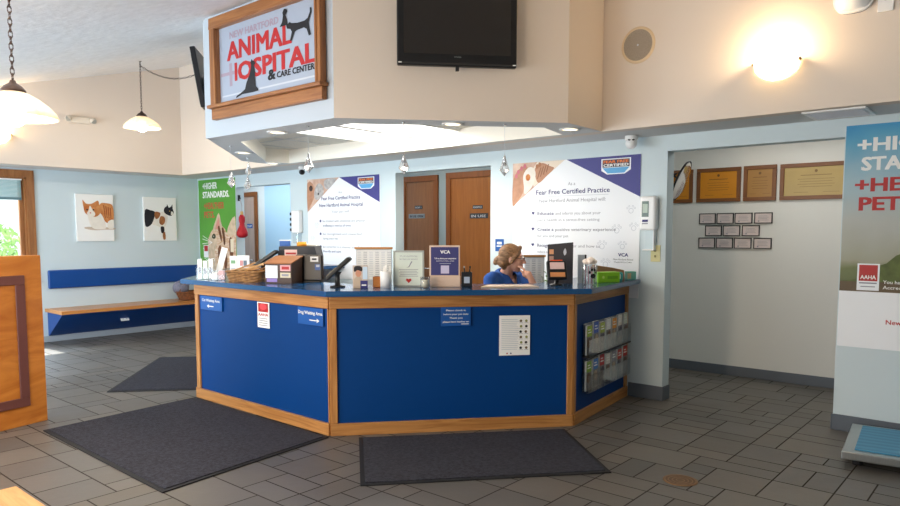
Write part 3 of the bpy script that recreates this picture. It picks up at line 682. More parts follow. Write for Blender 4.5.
mb.text('NEW HARTFORD', -5.435, 3.19, .058, PG, y, .70, 'L', .03)
mb.text('ANIMAL', -5.475, 3.012, .157, RED, y, .90, 'L', .04)
mb.text('OSPITAL', -5.315, 2.825, .152, RED, y-.0004, 1.035, 'L', .04)
mb.rect(-5.372, -5.332, 2.825, 2.977, RED, y-.0004); mb.rect(-5.45, -5.34, 2.885, 2.915, PG, y-.0002); mb.rect(-5.452, -5.41, 2.79, 2.985, PG, y-.0003); mb.rect(-5.585, -5.45, 2.886, 2.914, PG, y-.0002)
mb.text('&', -4.885, 2.765, .085, INK, y-.001, .095, 'L', .035); mb.text('CARE CENTER', -4.765, 2.768, .048, INK, y-.001, .475, 'L', .03); mb.build('lettering', t)
mb = MB(); mb.rect(-5.57, -4.25, 2.708, 2.722, LGREY, y+.0004); mb.rect(-5.45, -4.25, 2.66, 2.668, LGREY, y+.0004)
def place(pts, x, z, sx, sz): return [(x+a*sx, z+b*sz) for a, b in pts]
sit = [(.10, 0), (.0, -.0), (-.35, -.08), (-.33, -.02), (.02, .08), (.16, .14), (.24, .32), (.42, .55), (.50, .72), (.52, .84), (.47, .90), (.50, .93), (.54, 1.0), (.60, .95), (.70, .91), (.74, .84), (.67, .79), (.72, .6), (.72, .4), (.74, .15), (.88, .06), (.86, .0), (.6, -.01)]
mb.shape(place(sit, -5.26, 2.70, .27, .27), INK, y-.003)
walk = [(.0, .62), (.03, .74), (.07, .66), (.14, .72), (.2, .66), (.45, .60), (.72, .60), (.84, .66), (.93, .85), (.93, 1.0), (.985, 1.0), (.99, .82), (.92, .62), (.88, .50), (.90, .3), (.96, .04), (.88, .02), (.80, .28), (.70, .36), (.42, .34), (.34, .3), (.22, .02), (.14, .02), (.22, .34), (.16, .46), (.04, .5)]
mb.shape(place(walk, -4.63, 3.02, .32, .21), INK, y-.003)
mb.shape(place([(0, 0), (.25, .25), (.35, .6), (.3, .8), (.45, 1.0), (.7, .95), (.8, .8), (.62, .6), (.75, .3), (.8, .0)], -4.715, 3.155, .13, .13), INK, y-.0031)
mb.build('cat_silhouette', t)

# ------------------------------------------------------------------ television on the bulkhead
a, b = Vector(OUT[1]), Vector(OUT[2]); TR = math.atan2((b-a).y, (b-a).x)
tvc = (Vector((-3.787, 3.805))+Vector((-3.183, 4.479)))/2
t = thing('television', 'large black flat television facing the lobby, mounted above the desk', 'television', (tvc.x, tvc.y, 2.768), TR)
mb = MB(); mb.box(-.453, .453, -.10, -.045, 0, .56, BLACK, bev=.012, seg=3); mb.build('bezel', t)
mb = MB(); mb.box(-.405, .405, -.103, -.0995, .085, .525, SCREEN); mb.build('screen', t)
mb = MB(); mb.text('TOSHIBA', 0, .062, .010, SILV, -.1015, .055, 'C', .01); mb.box(-.44, .44, -.1025, -.10, .012, .02, mat('tv lower trim', '#3a3836', .2)); mb.rect(-.445, -.42, .014, .022, WHITE, -.1035); mb.rect(.42, .445, .014, .022, WHITE, -.1035); mb.build('logo', t)
mb = MB(); mb.box(-.012, .012, -.09, -.06, -.03, 0, BLACKM); mb.build('infrared_sensor', t)
mb = MB(); mb.box(-.2, .2, -.045, -.001, .1, .4, BLACKM); mb.build('wall_mount', t)
mb = MB(); mb.tube([(.455, -.05, .56), (.475, -.02, .48), (.47, -.012, .36), (.455, -.02, .26), (.45, -.04, .2)], .004, mat('white cable', '#cfc0a8', .6), 6); mb.build('cable', t)

# ------------------------------------------------------------------ things on the right upper wall and soffit
t = thing('ceiling_speaker', 'round beige flush speaker on the upper wall right of the bulkhead', 'speaker', (-2.596, NB-.001, 3.045), 0)
q = Matrix.Rotation(R(90), 3, 'X')
mb = MB(); mb.lathe([(1e-4, .004), (.125, .006)], mat('speaker grille', '#a89a88', .6, noise=(220, .35)), 40, M=q); mb.build('grille', t)
mb = MB(); mb.lathe([(.124, .008), (.135, .010), (.146, .004), (.147, 0)], mat('speaker rim', '#d8c09c', .5), 40, M=q); mb.build('rim', t)
mb = MB(); mb.disc(0, 0, .008, LGREY, -.008); mb.build('badge', t)
t = thing('wireless_router', 'rounded white wireless access point high on the upper wall at right', 'router', (-1.052, NB-.001, 3.155), 0)
mb = MB(); pts = [(.125*abs(math.cos(a))**.6*math.copysign(1, math.cos(a)), .165*abs(math.sin(a))**.6*math.copysign(1, math.sin(a))) for a in [2*PI*k/36 for k in range(36)]]
mb.prismy(pts, -.045, -.006, WHITE); bmesh.ops.bevel(mb.bm, geom=[e for e in mb.bm.edges if abs(e.verts[0].co.y-e.verts[1].co.y) < 1e-5 and e.verts[0].co.y < -.04], offset=.014, segments=4, affect='EDGES')
for f in mb.bm.faces: f.smooth = True
mb.build('housing', t)
mb = MB(); mb.shape([(a*.6, b*.6-.05) for a, b in pts], BLACK, -.001); mb.prismy([(a*.9, b*.96-.008) for a, b in pts], -.006, -.0005, mat('router base', '#3a3f66', .5)); mb.build('base', t)
mb = MB(); mb.disc(.0, .03, .01, GREY, -.0462); mb.rect(-.02, .03, .0, .004, GREY, -.0462); mb.rect(-.02, .03, -.02, -.016, GREY, -.0462); mb.build('printing', t)
t = thing('thermostat_plate', 'small white plate with a dark cable beside the wireless access point', 'wall plate', (-.868, NB-.001, 2.965), 0)
mb = MB(); mb.box(-.045, .045, -.012, 0, 0, .26, WHITE, bev=.003); mb.build('plate', t)
mb = MB(); mb.tube([(-.01, -.02, .30), (-.012, -.022, .16), (0, -.018, .09)], .006, mat('blue black cable', '#22243a', .5), 8); mb.ell((0, -.018, .085), (.014, .014, .016), BLACK); mb.build('cable', t)
t = thing('air_vent', 'white rectangular air register in the soffit above the hall opening', 'air vent', (-1.17, 5.665, ZS), 0)
mb = MB()
for q in [(-.2, .2, -.2, -.17), (-.2, .2, .17, .2), (-.2, -.17, -.17, .17), (.17, .2, -.17, .17)]: mb.box(*q, -.012, -.0005, WHITE, bev=.002, seg=1)
mb.build('frame', t)
mb = MB()
for k in range(11): mb.box(-.17, .17, -.155+k*.031-.011, -.155+k*.031+.011, -.009, -.006, LGREY, rot=Matrix.Rotation(R(28), 4, 'X'))
mb.build('louvre', t)
t = thing('security_camera', 'white dome security camera under the soffit near the right poster', 'security camera', (-2.84, 5.80, ZS-.001), R(25))
mb = MB(); mb.lathe([(1e-4, 0), (.058, 0), (.058, -.03), (.05, -.04)], WHITE, 28); mb.build('base', t)
mb = MB(); mb.ell((0, -.008, -.065), (.052, .052, .052), WHITE); mb.build('eyeball', t)
mb = MB(); q = Matrix.Rotation(R(60), 3, 'X')
for s_ in (-1, 1): mb.lathe([(1e-4, .0535), (.012, .052)], BLACK, 14, (s_*.017, -.008, -.065), M=q)
mb.build('lens', t)
t = thing('security_camera', 'small dark camera under the soffit behind the glass pendants at left', 'security camera', (-7.45, 5.72, ZS-.001), R(25))
mb = MB(); mb.lathe([(1e-4, 0), (.045, 0), (.045, -.025), (.03, -.04)], WHITE, 20); mb.build('base', t)
mb = MB(); mb.ell((0, 0, -.07), (.036, .05, .036), BLACK); mb.build('eyeball', t)

# crystal pendants along the counter edge
def crystal(x, y, zb, label):
    L_ = ZS-zb
    t = thing('crystal_pendant', label, 'pendant', (x, y, zb), 0, 'clear glass drop pendants over the desk')
    mb = MB(); pr = [(1e-4, -.05), (.042, .0), (.03, .03), (.012, .085), (.006, .10)]
    mb.lathe(pr, CRYST, 8, smooth=False); mb.build('glass_drop', t)
    mb = MB(); mb.lathe([(1e-4, .03), (.011, .03), (.012, .06), (.009, .1), (1e-4, .12)], CHROME, 12); mb.build('socket', t)
    mb = MB(); mb.cyl((0, 0, .1), (0, 0, L_), .0016, mat('clear wire', '#c9ccd0', .4), seg=6); mb.build('wire', t)
    mb = MB(); mb.lathe([(1e-4, L_-.0005), (.014, L_-.0005), (.014, L_-.008), (1e-4, L_-.01)], CHROME, 14); mb.build('ceiling_stud', t)
crystal(-6.20, 3.89, 2.016, 'clear glass drop pendant in front of the green poster, leftmost')
crystal(-7.08, 4.67, 2.225, 'clear glass drop pendant, upper one of the pair at the left doorway')
crystal(-7.015, 4.612, 2.058, 'clear glass drop pendant, lower one of the pair at the left doorway')
crystal(-4.565, 3.572, 2.055, 'clear glass drop pendant hanging before the left white poster corner')
crystal(-3.836, 3.93, 2.029, 'clear glass drop pendant in front of the left exam room door')
crystal(-3.302, 4.527, 2.023, 'clear glass drop pendant just left of the right white poster')

# ------------------------------------------------------------------ posters
def panel(name, label, x0, x1, z0, z1, cat='poster', m=POSTW, loc_y=NW):
    t = thing(name, label, cat, (x0, loc_y-.001, z0), 0); mb = MB(); mb.box(0, x1-x0, -.006, 0, 0, z1-z0, m); mb.build('panel', t); return t, x1-x0, z1-z0
def paw(mb, x, z, s, m, y):
    mb.ring(x, z-.2*s, .5*s, .09*s, m, y, 10)
    for a in (150, 115, 65, 30): mb.ring(x+.85*s*math.cos(R(a)), z+.8*s*math.sin(R(a))-.1*s, .2*s, .07*s, m, y, 8)
def fear_badge(mb, x, z, w_, h_, y):
    mb.shape(place([(-.5, .5), (.5, .5), (.5, -.25), (.3, -.5), (-.3, -.5), (-.5, -.25)], x, z, w_, h_), POSTW, y)
    mb.shape(place([(-.46, .44), (.46, .44), (.46, -.05), (-.46, -.05)], x, z, w_, h_), mat('badge dark', '#3a2c3a', .5), y-.0006)
    mb.shape(place([(-.46, -.08), (.46, -.08), (.28, -.44), (-.28, -.44)], x, z, w_, h_), mat('badge blue', '#5aa6d8', .5), y-.0006)
    mb.text('FEAR FREE', x, z+h_*.22, h_*.17, mat('badge orange', '#ee7a2c', .5), y-.0012, w_*.84, 'C', .03)
    mb.text('CERTIFIED', x, z-h_*.0, h_*.17, PAPER, y-.0012, w_*.84, 'C', .03)
PHB = mat('photo warm brown', '#b5846a', .7, noise=(5, .5), hex2='#e6cdb8'); HAND = mat('photo hand', '#c08c6c', .6, noise=(20, .2)); DK = mat('photo dark', '#4b342c', .7, noise=(8, .4))
GF = mat('photo grey fur', '#c9c4c0', .7, noise=(22, .45))
# right poster
t, w_, h_ = panel('wall_poster', 'white certified practice poster with cupped hands photo, right of exam doors', -4.235, -2.818, .92, 2.235)
y = -.0072; mb = MB(); mb.shape([(.64*1, h_), (w_, h_), (w_, h_-.385)], INDIGO, y); fear_badge(mb, 1.17, h_-.095, .30, .145, y-.001); mb.build('certification_badge', t)
mb = MB(); mb.shape([(0, h_), (.62, h_), (.0, h_-.44)], PHB, y)
mb.shape([(.62*1, h_-.001), (.30, h_-.001), (.22, h_-.1), (.26, h_-.25)], mat('photo blush', '#e8d9c6', .7), y-.0003)
mb.shape([(.0, h_-.43), (.0, h_-.2), (.04, h_-.10), (.1, h_-.05), (.16, h_-.03), (.19, h_-.08), (.15, h_-.18), (.13, h_-.30), (.06, h_-.39)], HAND, y-.0006, 3)
mb.shape([(.29, h_-.18), (.27, h_-.08), (.31, h_-.03), (.37, h_-.015), (.45, h_-.05), (.50, h_-.075), (.42, h_-.14), (.33, h_-.21)], HAND, y-.0006, 3)
mb.shape([(.14, h_-.24), (.13, h_-.13), (.18, h_-.06), (.24, h_-.05), (.28, h_-.10), (.27, h_-.19), (.22, h_-.27), (.15, h_-.32)], WF, y-.0012, 3); mb.disc(.19, h_-.15, .03, OR, y-.0018, 9, .035)
for k, (fx_, fz_) in enumerate([(.045, .13), (.07, .09), (.11, .055), (.15, .035), (.30, .045), (.33, .03)]): mb.disc(fx_, h_-fz_, .019, mat('finger pink', '#c9707a', .6) if k < 4 else mat('finger tan', '#a8714c', .6), y-.002, 8, .024)
for k in range(4): mb.shape([(.30+.035*k, h_-.17+.02*k), (.31+.035*k, h_-.17+.02*k), (.35+.03*k, h_-.06+.01*k), (.34+.03*k, h_-.06+.01*k)], mat('finger shade', '#8a5a3c', .6), y-.0014)
mb.build('photo', t)
mb = MB(); X = .70
mb.text('As a', X, h_-.25, .034, GREY, y, None, 'C'); mb.text('Fear Free Certified Practice', X, h_-.33, .048, NINK, y, .82, 'C', .012)
mb.rect(.30, 1.10, h_-.353, h_-.349, LGREY, y)
mb.text('New Hartford Animal Hospital will:', X, h_-.410, .036, GREY, y, .74, 'C')
for j, (p, q, r) in enumerate([('Educate', ' and inform you about your', "pet's health in a stress-free setting"), ('Create a', ' positive veterinary experience', 'for you and your pet'), ('Recognize', ' signs of fear and how to', 'reduce anxiety and stress')]):
    z = h_-.535-j*.16
    mb.shape(place([(0, -.5), (.5, .1), (.4, .45), (.1, .4), (0, .2), (-.1, .4), (-.4, .45), (-.5, .1)], .255, z+.02, .035, .035), NINK, y)
    mb.text(p, .31, z, .034, mat('slate ink', '#5a5c7a', .6), y, .19, 'L', .012); mb.text(q, .52, z, .030, GREY, y, .66 if j == 1 else .5, 'L', .01 if j == 1 else 0)
    mb.text(r, .31, z-.062, .027, GREY, y, .70 if j == 0 else .36, 'L')
mb.text('VCA', 1.21, h_-.932, .032, NINK, y, .1, 'L', .03); mb.text('New Hartford Animal', 1.16, h_-.968, .016, INK, y, .2, 'L'); mb.text('Hospital & Care Center', 1.17, h_-.992, .014, INK, y, .18, 'L'); mb.build('lettering', t)
mb = MB()
for px, pz, s in [(.17, -.56, .05), (.08, -.73, .05), (1.33, -.5, .05), (1.19, -.68, .055), (1.36, -.66, .05), (1.04, -.83, .055), (1.25, -.83, .05), (1.08, -1.0, .055), (.04, -.48, .035)]: paw(mb, px, h_+pz, s, LGREY, y)
mb.build('paw_print', t)
# left poster
t, w_, h_ = panel('wall_poster', 'white certified practice poster with dark-haired hand photo, left of exam doors', -7.645, -6.232, .92, 2.235)
mb = MB(); mb.shape([(.66, h_), (w_, h_), (w_, h_-.34)], INDIGO, y); fear_badge(mb, 1.17, h_-.095, .30, .145, y-.001); mb.build('certification_badge', t)
mb = MB(); mb.shape([(0, h_), (.66, h_), (.0, h_-.44)], PHB, y); mb.shape([(0, h_-.05), (.12, h_-.06), (.16, h_-.22), (.02, h_-.4), (0, h_-.42)], HAND, y-.0006, 2)
mb.shape([(.16, h_-.14), (.24, h_-.06), (.33, h_-.10), (.34, h_-.2), (.22, h_-.28), (.15, h_-.24)], GF, y-.0012, 3); mb.shape([(.36, h_-.03), (.5, h_-.005), (.6, h_-.03), (.45, h_-.14), (.37, h_-.12)], GF, y-.0012, 3); mb.disc(.08, h_-.12, .04, DK, y-.0014, 9); mb.disc(.24, h_-.2, .016, INK, y-.002, 8); mb.build('photo', t)
mb = MB(); X = .68
mb.text('As a', X, h_-.205, .03, GREY, y, None, 'C'); mb.text('Fear Free Certified Practice', X, h_-.285, .046, NINK, y, .76, 'C', .012); mb.text('New Hartford Animal Hospital', X, h_-.375, .046, NINK, y, .86, 'C', .012); mb.text('Your pet will:', X, h_-.455, .032, GREY, y, .36, 'C')
for j, (p, r) in enumerate([('be treated with emotional and physical', 'wellbeing in mind at all times'), ('be recognised and rewarded', 'during every visit'), ('be cared for in a manner suited', 'friendly and calm')]):
    z = h_-.575-j*.17; mb.disc(.27, z+.015, .018, NINK, y, 10); mb.text(p, .32, z, .030, GREY, y, [.82, .76, .70][j], 'L', .006); mb.text(r, .32, z-.06, .030, mat('slate ink', '#5a5c7a', .6) if j != 1 else GREY, y, [.56, .3, .36][j], 'L', .01)
mb.build('lettering', t)
mb = MB()
for px, pz, s in [(.19, -.62, .05), (.1, -.8, .05), (1.34, -.58, .05), (1.2, -.76, .055), (1.34, -.76, .05), (1.05, -.92, .055), (1.25, -.94, .05)]: paw(mb, px, h_+pz, s, LGREY, y)
mb.build('paw_print', t)

# green poster
t, w_, h_ = panel('wall_poster', 'tall green poster with a ginger kitten photo beside the left doorway', -10.455, -9.40, .70, 2.357, m=mat('poster green', '#5ea53c', .5, noise=(1.5, .15)))
mb = MB(); mb.text('+HIGHER', .13, h_-.145, .10, PAPER, y, .42, 'L', .035); mb.text('STANDARDS.', .13, h_-.285, .10, PAPER, y, .76, 'L', .035)
TER = mat('terracotta ink', '#c05a3c', .6); mb.text('+HEALTHIER', .16, h_-.46, .10, TER, y, .58, 'L', .035); mb.text('PETS.', .16, h_-.60, .10, TER, y, .30, 'L', .035); mb.build('lettering', t)
KF = mat('kitten fur', '#c08e64', .8, noise=(7, .6, 1.), hex2='#e8d6c0', stretch=(1, 1, 3)); KD = mat('kitten dark', '#7a4a2c', .8, noise=(9, .4))
mb = MB(); KC = mat('kitten cream', '#ddc4a6', .8, noise=(12, .3))
mb.shape([(.26, .02), (.24, .3), (.27, .52), (.25, .66), (.30, .78), (.42, .88), (.58, .93), (.72, .90), (.82, .80), (.90, .84), (1.05, .95), (1.05, .45), (1.05, .02), (.66, .012)], KF, y, 3)
mb.shape([(.40, .84), (.50, 1.02), (.585, 1.13), (.64, 1.0), (.66, .87)], KC, y-.0004, 2); mb.shape([(.47, .88), (.54, 1.0), (.58, 1.06), (.60, .96), (.60, .88)], PK, y-.0007, 2)
mb.shape([(.80, .80), (.90, .98), (1.04, 1.07), (1.045, .88), (1.0, .78)], KC, y-.0004, 2)
mb.shape([(.25, .66), (.31, .76), (.42, .80), (.50, .74), (.50, .62), (.44, .50), (.50, .30), (.46, .06), (.27, .05), (.25, .3), (.29, .5)], KC, y-.0008, 3)
for q in ([(.55, .90), (.60, .92), (.66, .76), (.64, .68), (.59, .78)], [(.66, .88), (.72, .88), (.76, .68), (.72, .62), (.69, .74)], [(.54, .56), (.62, .62), (.66, .42), (.60, .28), (.55, .40)], [(.70, .52), (.77, .56), (.80, .34), (.73, .22)], [(.86, .68), (.93, .74), (.97, .5), (.91, .34)], [(.52, .24), (.58, .26), (.62, .1), (.55, .07)]): mb.shape(q, KD, y-.0012, 3)
mb.disc(.275, .70, .018, PK, y-.0016, 10); mb.shape([(.37, .745), (.41, .80), (.47, .79), (.48, .74), (.43, .72)], mat('kitten eye', '#3c3a22', .3), y-.0016, 3); mb.disc(.425, .762, .012, PAPER, y-.002, 8)
mb.rect(.62, 1.05, .02, .20, mat('poster brown', '#5a382a', .6), y-.0022); mb.rect(.90, .99, .52, .72, CREAM, y-.0026)
for a in (170, 185, 200, 160): mb.shape([(.38, .66), (.38+.3*math.cos(R(a)), .66+.3*math.sin(R(a))), (.38+.3*math.cos(R(a)), .67+.3*math.sin(R(a))), (.38, .665)], PAPER, y-.002)
mb.build('photo', t)
mb = MB(); mb.rect(.12, .26, .42, .62, POSTW, y-.003); mb.rect(.135, .245, .52, .61, DRED, y-.0035); mb.disc(.19, .57, .04, RED, y-.004, 12, .03); mb.build('badge', t)
# right edge poster
t, w_, h_ = panel('wall_poster', 'tall poster fading from blue sky to green hills on the right wall', -1.176, .17, .66, 2.322)
gm = bpy.data.materials.new('poster sky gradient'); gm.use_nodes = True; N = gm.node_tree.nodes; L = gm.node_tree.links; tc = N.new('ShaderNodeTexCoord'); sx = N.new('ShaderNodeSeparateXYZ'); nz = N.new('ShaderNodeTexNoise'); nz.inputs['Scale'].default_value = 3
ad = N.new('ShaderNodeMath'); ad.operation = 'MULTIPLY_ADD'; ad.inputs[1].default_value = .30; cr = N.new('ShaderNodeValToRGB'); L.new(tc.outputs['Object'], sx.inputs[0]); L.new(tc.outputs['Object'], nz.inputs['Vector']); L.new(nz.outputs['Fac'], ad.inputs[0]); L.new(sx.outputs['Z'], ad.inputs[2]); L.new(ad.outputs[0], cr.inputs['Fac']); L.new(cr.outputs['Color'], N['Principled BSDF'].inputs['Base Color'])
ad2 = N.new('ShaderNodeMath'); ad2.operation = 'MULTIPLY'; ad2.inputs[1].default_value = 1/1.85; L.new(ad.outputs[0], ad2.inputs[0]); L.new(ad2.outputs[0], cr.inputs['Fac'])
e = cr.color_ramp.elements; e[0].position = .26; e[0].color = lin('#6a5236'); e[1].position = 1; e[1].color = lin('#1d8cc2')
for p, c in ((.33, '#5a6436'), (.40, '#66703f'), (.435, '#9a9a84'), (.60, '#b0b3ac'), (.76, '#9dbac4'), (.92, '#4f9fc0')):
    q = e.new(p); q.color = lin(c)
N['Principled BSDF'].inputs['Roughness'].default_value = .5
mb = MB(); mb.rect(0, w_, .425, h_-.0, gm, y); mb.rect(0, w_, .0, .42, POSTW, y)
mb.shape([(.0, .43), (.0, .50), (.12, .52), (.2, .60), (.30, .64), (.36, .70), (.46, .74), (.56, .86), (.70, .84), (.85, .96), (1.05, .9), (1.345, .98), (1.345, .43)], mat('poster trees', '#66733a', .6, noise=(14, .45)), y-.0004)
mb.rect(0, w_, .425, .50, mat('poster earth', '#6b5a42', .6, noise=(6, .3)), y-.0007); mb.build('photo', t)
y2 = y-.001
mb = MB(); mb.text('+HIGHER', .085, h_-.195, .10, PAPER, y2, .68, 'L', .05); mb.text('STANDARDS.', .115, h_-.335, .10, PAPER, y2, .86, 'L', .06)
mb.text('+HEALTHIER', .08, h_-.49, .10, RED, y2, .94, 'L', .05); mb.text('PETS.', .11, h_-.63, .10, RED, y2, .37, 'L', .06)
mb.text('You have arrived at an', .285, .49, .026, PAPER, y2, .34, 'L', .01); mb.text('Accredited hospital', .285, .45, .026, PAPER, y2, .32, 'L', .01); mb.text('New Hartford Animal Hospital', .315, .19, .035, RED, y2, .64, 'L', .015); mb.build('lettering', t)
mb = MB(); mb.rect(.115, .26, .435, .635, POSTW, y2); mb.rect(.127, .248, .505, .625, DRED, y2-.0006); mb.text('AAHA', .1875, .52, .03, PAPER, y2-.0012, .1, 'C', .02); mb.disc(.1875, .585, .045, RED, y2-.0012, 12, .025); mb.rect(.13, .245, .485, .495, GREY, y2-.0012); mb.rect(.14, .235, .46, .467, GREY, y2-.0012); mb.build('badge', t)

# ------------------------------------------------------------------ hall: doors, certificates, mirror
def hall_door(n, x0, x1, ztop, md, plates, hinge=1):
    d = thing('door_%d' % n, None, None, (0, 0, 0)); d['kind'] = 'structure'; c = .085; yy = NN-.0125
    mb = MB(); mb.box(x0, x0+c, yy-.03, yy, 0, ztop, CASE, bev=.005); mb.box(x1-c, x1, yy-.03, yy, 0, ztop, CASE, bev=.005); mb.box(x0, x1, yy-.032, yy, ztop-c, ztop, CASE, bev=.005); mb.build('door_frame', d)
    mb = MB(); mb.box(x0+c, x1-c, yy-.012, yy-.001, 0.01, ztop-c, md); mb.build('door_leaf', d)
    mb = MB(); hx = x1-c-.07 if hinge > 0 else x0+c+.07; mb.cyl((hx, yy-.012, 1.0), (hx, yy-.05, 1.0), .011, CHROME); mb.cyl((hx, yy-.05, 1.0), (hx-hinge*.1, yy-.05, 1.0), .009, CHROME); mb.build('door_handle', d)
    for nm, lab, xa, xb, za, zb, m, tx, tm in plates:
        p = thing(nm, lab, 'sign', ((xa+xb)/2, yy-.013, za)); w2 = (xb-xa)/2
        mb = MB(); mb.box(-w2, w2, -.006, 0, 0, zb-za, m, bev=.001, seg=1); mb.build('plate', p)
        mb = MB(); mb.text(tx, 0, (zb-za)*.22, (zb-za)*.5, tm, -.0075, w2*1.6, 'C', .02); mb.build('lettering', p)
DPL = mat('dark door plate', '#3b4148', .4); SPL = mat('steel door plate', '#8f9498', .35, .5)
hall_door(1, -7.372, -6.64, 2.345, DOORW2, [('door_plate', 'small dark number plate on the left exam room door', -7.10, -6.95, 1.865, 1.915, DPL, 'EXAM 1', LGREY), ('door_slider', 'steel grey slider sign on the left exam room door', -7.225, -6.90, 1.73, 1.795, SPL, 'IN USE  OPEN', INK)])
hall_door(2, -6.485, -5.50, 2.36, DOORW, [('door_plate', 'small dark number plate on the right exam room door', -6.005, -5.83, 1.845, 1.895, DPL, 'EXAM 2', LGREY), ('door_slider', 'black slider sign on the right exam room door', -6.055, -5.74, 1.715, 1.785, DPL, 'IN USE', LGREY)], -1)
hall_door(3, -12.05, -11.12, 2.27, DOORP, [('door_plate', 'small blue sign on the pale door beyond the left opening', -11.45, -11.28, 1.60, 1.68, BLUESIGN, 'STAFF', PAPER)])
# framed certificates
GOLD = [mat('award amber', '#cf8718', .35, noise=(3, .15)), mat('award bronze', '#a87c40', .35, noise=(3, .15)), mat('award olive gold', '#b59a58', .35, noise=(3, .15))]
FRM = mat('walnut frame', '#7a4a22', .4, noise=(6, .2))
def award(x0, x1, z0, z1, gm_, label, n_=4):
    t = thing('framed_award', label, 'framed award', ((x0+x1)/2, NN-.002, z0)); w2 = (x1-x0)/2; h2 = z1-z0
    mb = MB(); f = .04
    mb.box(-w2, w2, -.022, 0, h2-f, h2, FRM, bev=.004); mb.box(-w2, w2, -.022, 0, 0, f, FRM, bev=.004); mb.box(-w2, -w2+f, -.022, 0, f, h2-f, FRM, bev=.004); mb.box(w2-f, w2, -.022, 0, f, h2-f, FRM, bev=.004); mb.build('frame', t)
    mb = MB(); mb.box(-w2+f, w2-f, -.012, -.002, f, h2-f, gm_); mb.build('plaque', t)
    mb = MB(); IK = mat('award ink', '#6a4a1c', .5); y = -.0132
    mb.disc(0, h2*.78, .014, IK, y); mb.rect(-w2*.42, w2*.42, h2*.66, h2*.675, IK, y)
    for k in range(n_): mb.rect(-w2*(.5-.06*(k % 2)), w2*(.5-.06*(k % 2)), h2*(.56-.07*k), h2*(.568-.07*k), IK, y)
    mb.rect(-w2*.6, -w2*.2, h2*.2, h2*.207, IK, y); mb.rect(w2*.2, w2*.65, h2*.2, h2*.207, IK, y); mb.build('engraving', t); return t
award(-3.30, -2.945, 1.848, 2.208, GOLD[0], 'leftmost framed award, partly hidden behind the round mirror')
award(-2.903, -2.44, 1.848, 2.208, GOLD[0], 'amber framed award, second from left in the hall row')
award(-2.412, -2.09, 1.848, 2.210, GOLD[1], 'narrower bronze framed award, second from right in the hall row')
award(-2.057, -1.40, 1.848, 2.206, GOLD[2], 'widest framed award at the right end of the hall row')
def cert(x, z, label):
    w2, h2 = .088, .056
    t = thing('framed_certificate', label, 'certificate', (x, NN-.002, z), 0, 'small framed certificates in the hall')
    mb = MB(); f = .008
    mb.box(-w2, w2, -.014, 0, h2*2-f, h2*2, BLACKM); mb.box(-w2, w2, -.014, 0, 0, f, BLACKM); mb.box(-w2, -w2+f, -.014, 0, f, h2*2-f, BLACKM); mb.box(w2-f, w2, -.014, 0, f, h2*2-f, BLACKM); mb.build('frame', t)
    mb = MB(); mb.box(-w2+f, w2-f, -.008, -.001, f, h2*2-f, mat('certificate paper', '#d6c8c4', .6)); y = -.0092
    for k in range(4): mb.rect(-.05, .05-.01*(k % 2), .034+k*.014, .037+k*.014, GREY, y)
    mb.disc(-.045, .024, .008, GREY, y, 8); mb.build('sheet', t)
    return t
xs = [-2.778, -2.590, -2.402, -2.205]; ps = ['at the left end', 'second from left', 'second from right', 'at the right end']
for i, x in enumerate(xs): cert(x, 1.617, 'small framed certificate '+ps[i]+' of the top row of four')
for i, x in enumerate([-2.71, -2.520, -2.325]): cert(x, 1.488, 'small framed certificate '+['on the left', 'in the centre', 'on the right'][i]+' of the middle row of three')
for i, x in enumerate(xs): cert(x, 1.357, 'small framed certificate '+ps[i]+' of the bottom row of four')
# convex mirror on the jamb
t = thing('convex_mirror', 'tilted round convex mirror mounted at the left jamb of the hall opening', 'mirror', (-2.585, 6.32, 2.0), 0)
q = (Matrix.Rotation(R(-52), 3, 'Z') @ Matrix.Rotation(R(66), 3, 'X')).to_3x3()
ax = (Vector((.923, .378, 0))*.88+Vector((0, 0, -1))*.38+Vector((.378, -.923, 0))*.20).normalized(); up = Vector((0, 0, 1)); e1 = (Vector((.62, .78, .0))).normalized()
e2 = ax.cross(e1).normalized(); e1 = e2.cross(ax).normalized(); M_ = Matrix((e1, e2, ax)).transposed()
mb = MB(); mb.lathe([(.185, 0), (.15, .018), (.09, .03), (1e-4, .036)], CHROME, 32, M=M_); mb.build('mirror_face', t)
mb = MB(); mb.lathe([(1e-4, -.02), (.12, -.02), (.19, -.012), (.197, .0), (.186, .006)], BLACKM, 32, M=M_); mb.build('backing', t)
mb = MB(); mb.tube([M_ @ Vector((0, 0, -.02)), (-.04, -.1, .05), (.035, -.218, .05)], .009, BLACKM); mb.build('bracket', t)
# hanging red thing on left opening jamb
t = thing('hanging_ornament', 'red gourd-shaped decoration hanging on a strap at the left doorway', 'decoration', (-9.30, 6.0, 0), 0)
mb = MB(); mb.lathe([(1e-4, 1.44), (.05, 1.445), (.082, 1.475), (.085, 1.52), (.06, 1.58), (.04, 1.62), (.036, 1.66), (.046, 1.70), (.046, 1.75), (.025, 1.79), (1e-4, 1.80)], mat('red felt', '#b3131f', .6), 24); mb.build('gourd', t)
mb = MB(); mb.lathe([(1e-4, 1.79), (.024, 1.79), (.02, 1.84), (1e-4, 1.845)], mat('straw band', '#c9a86a', .7), 14); mb.build('cap', t)
mb = MB(); mb.tube([(0, 0, 1.84), (.005, 0, 1.93), (-.035, 0, 2.03)], .008, mat('pale strap', '#b7b4b4', .8)); mb.build('strap', t)
mb = MB(); mb.tube([(-.068, 0, 2.04), (-.03, 0, 2.05), (-.02, 0, 2.03), (-.035, 0, 2.02)], .006, BLACKM); mb.box(-.0698, -.062, -.02, .02, 2.0, 2.09, BLACKM); mb.build('hook', t)

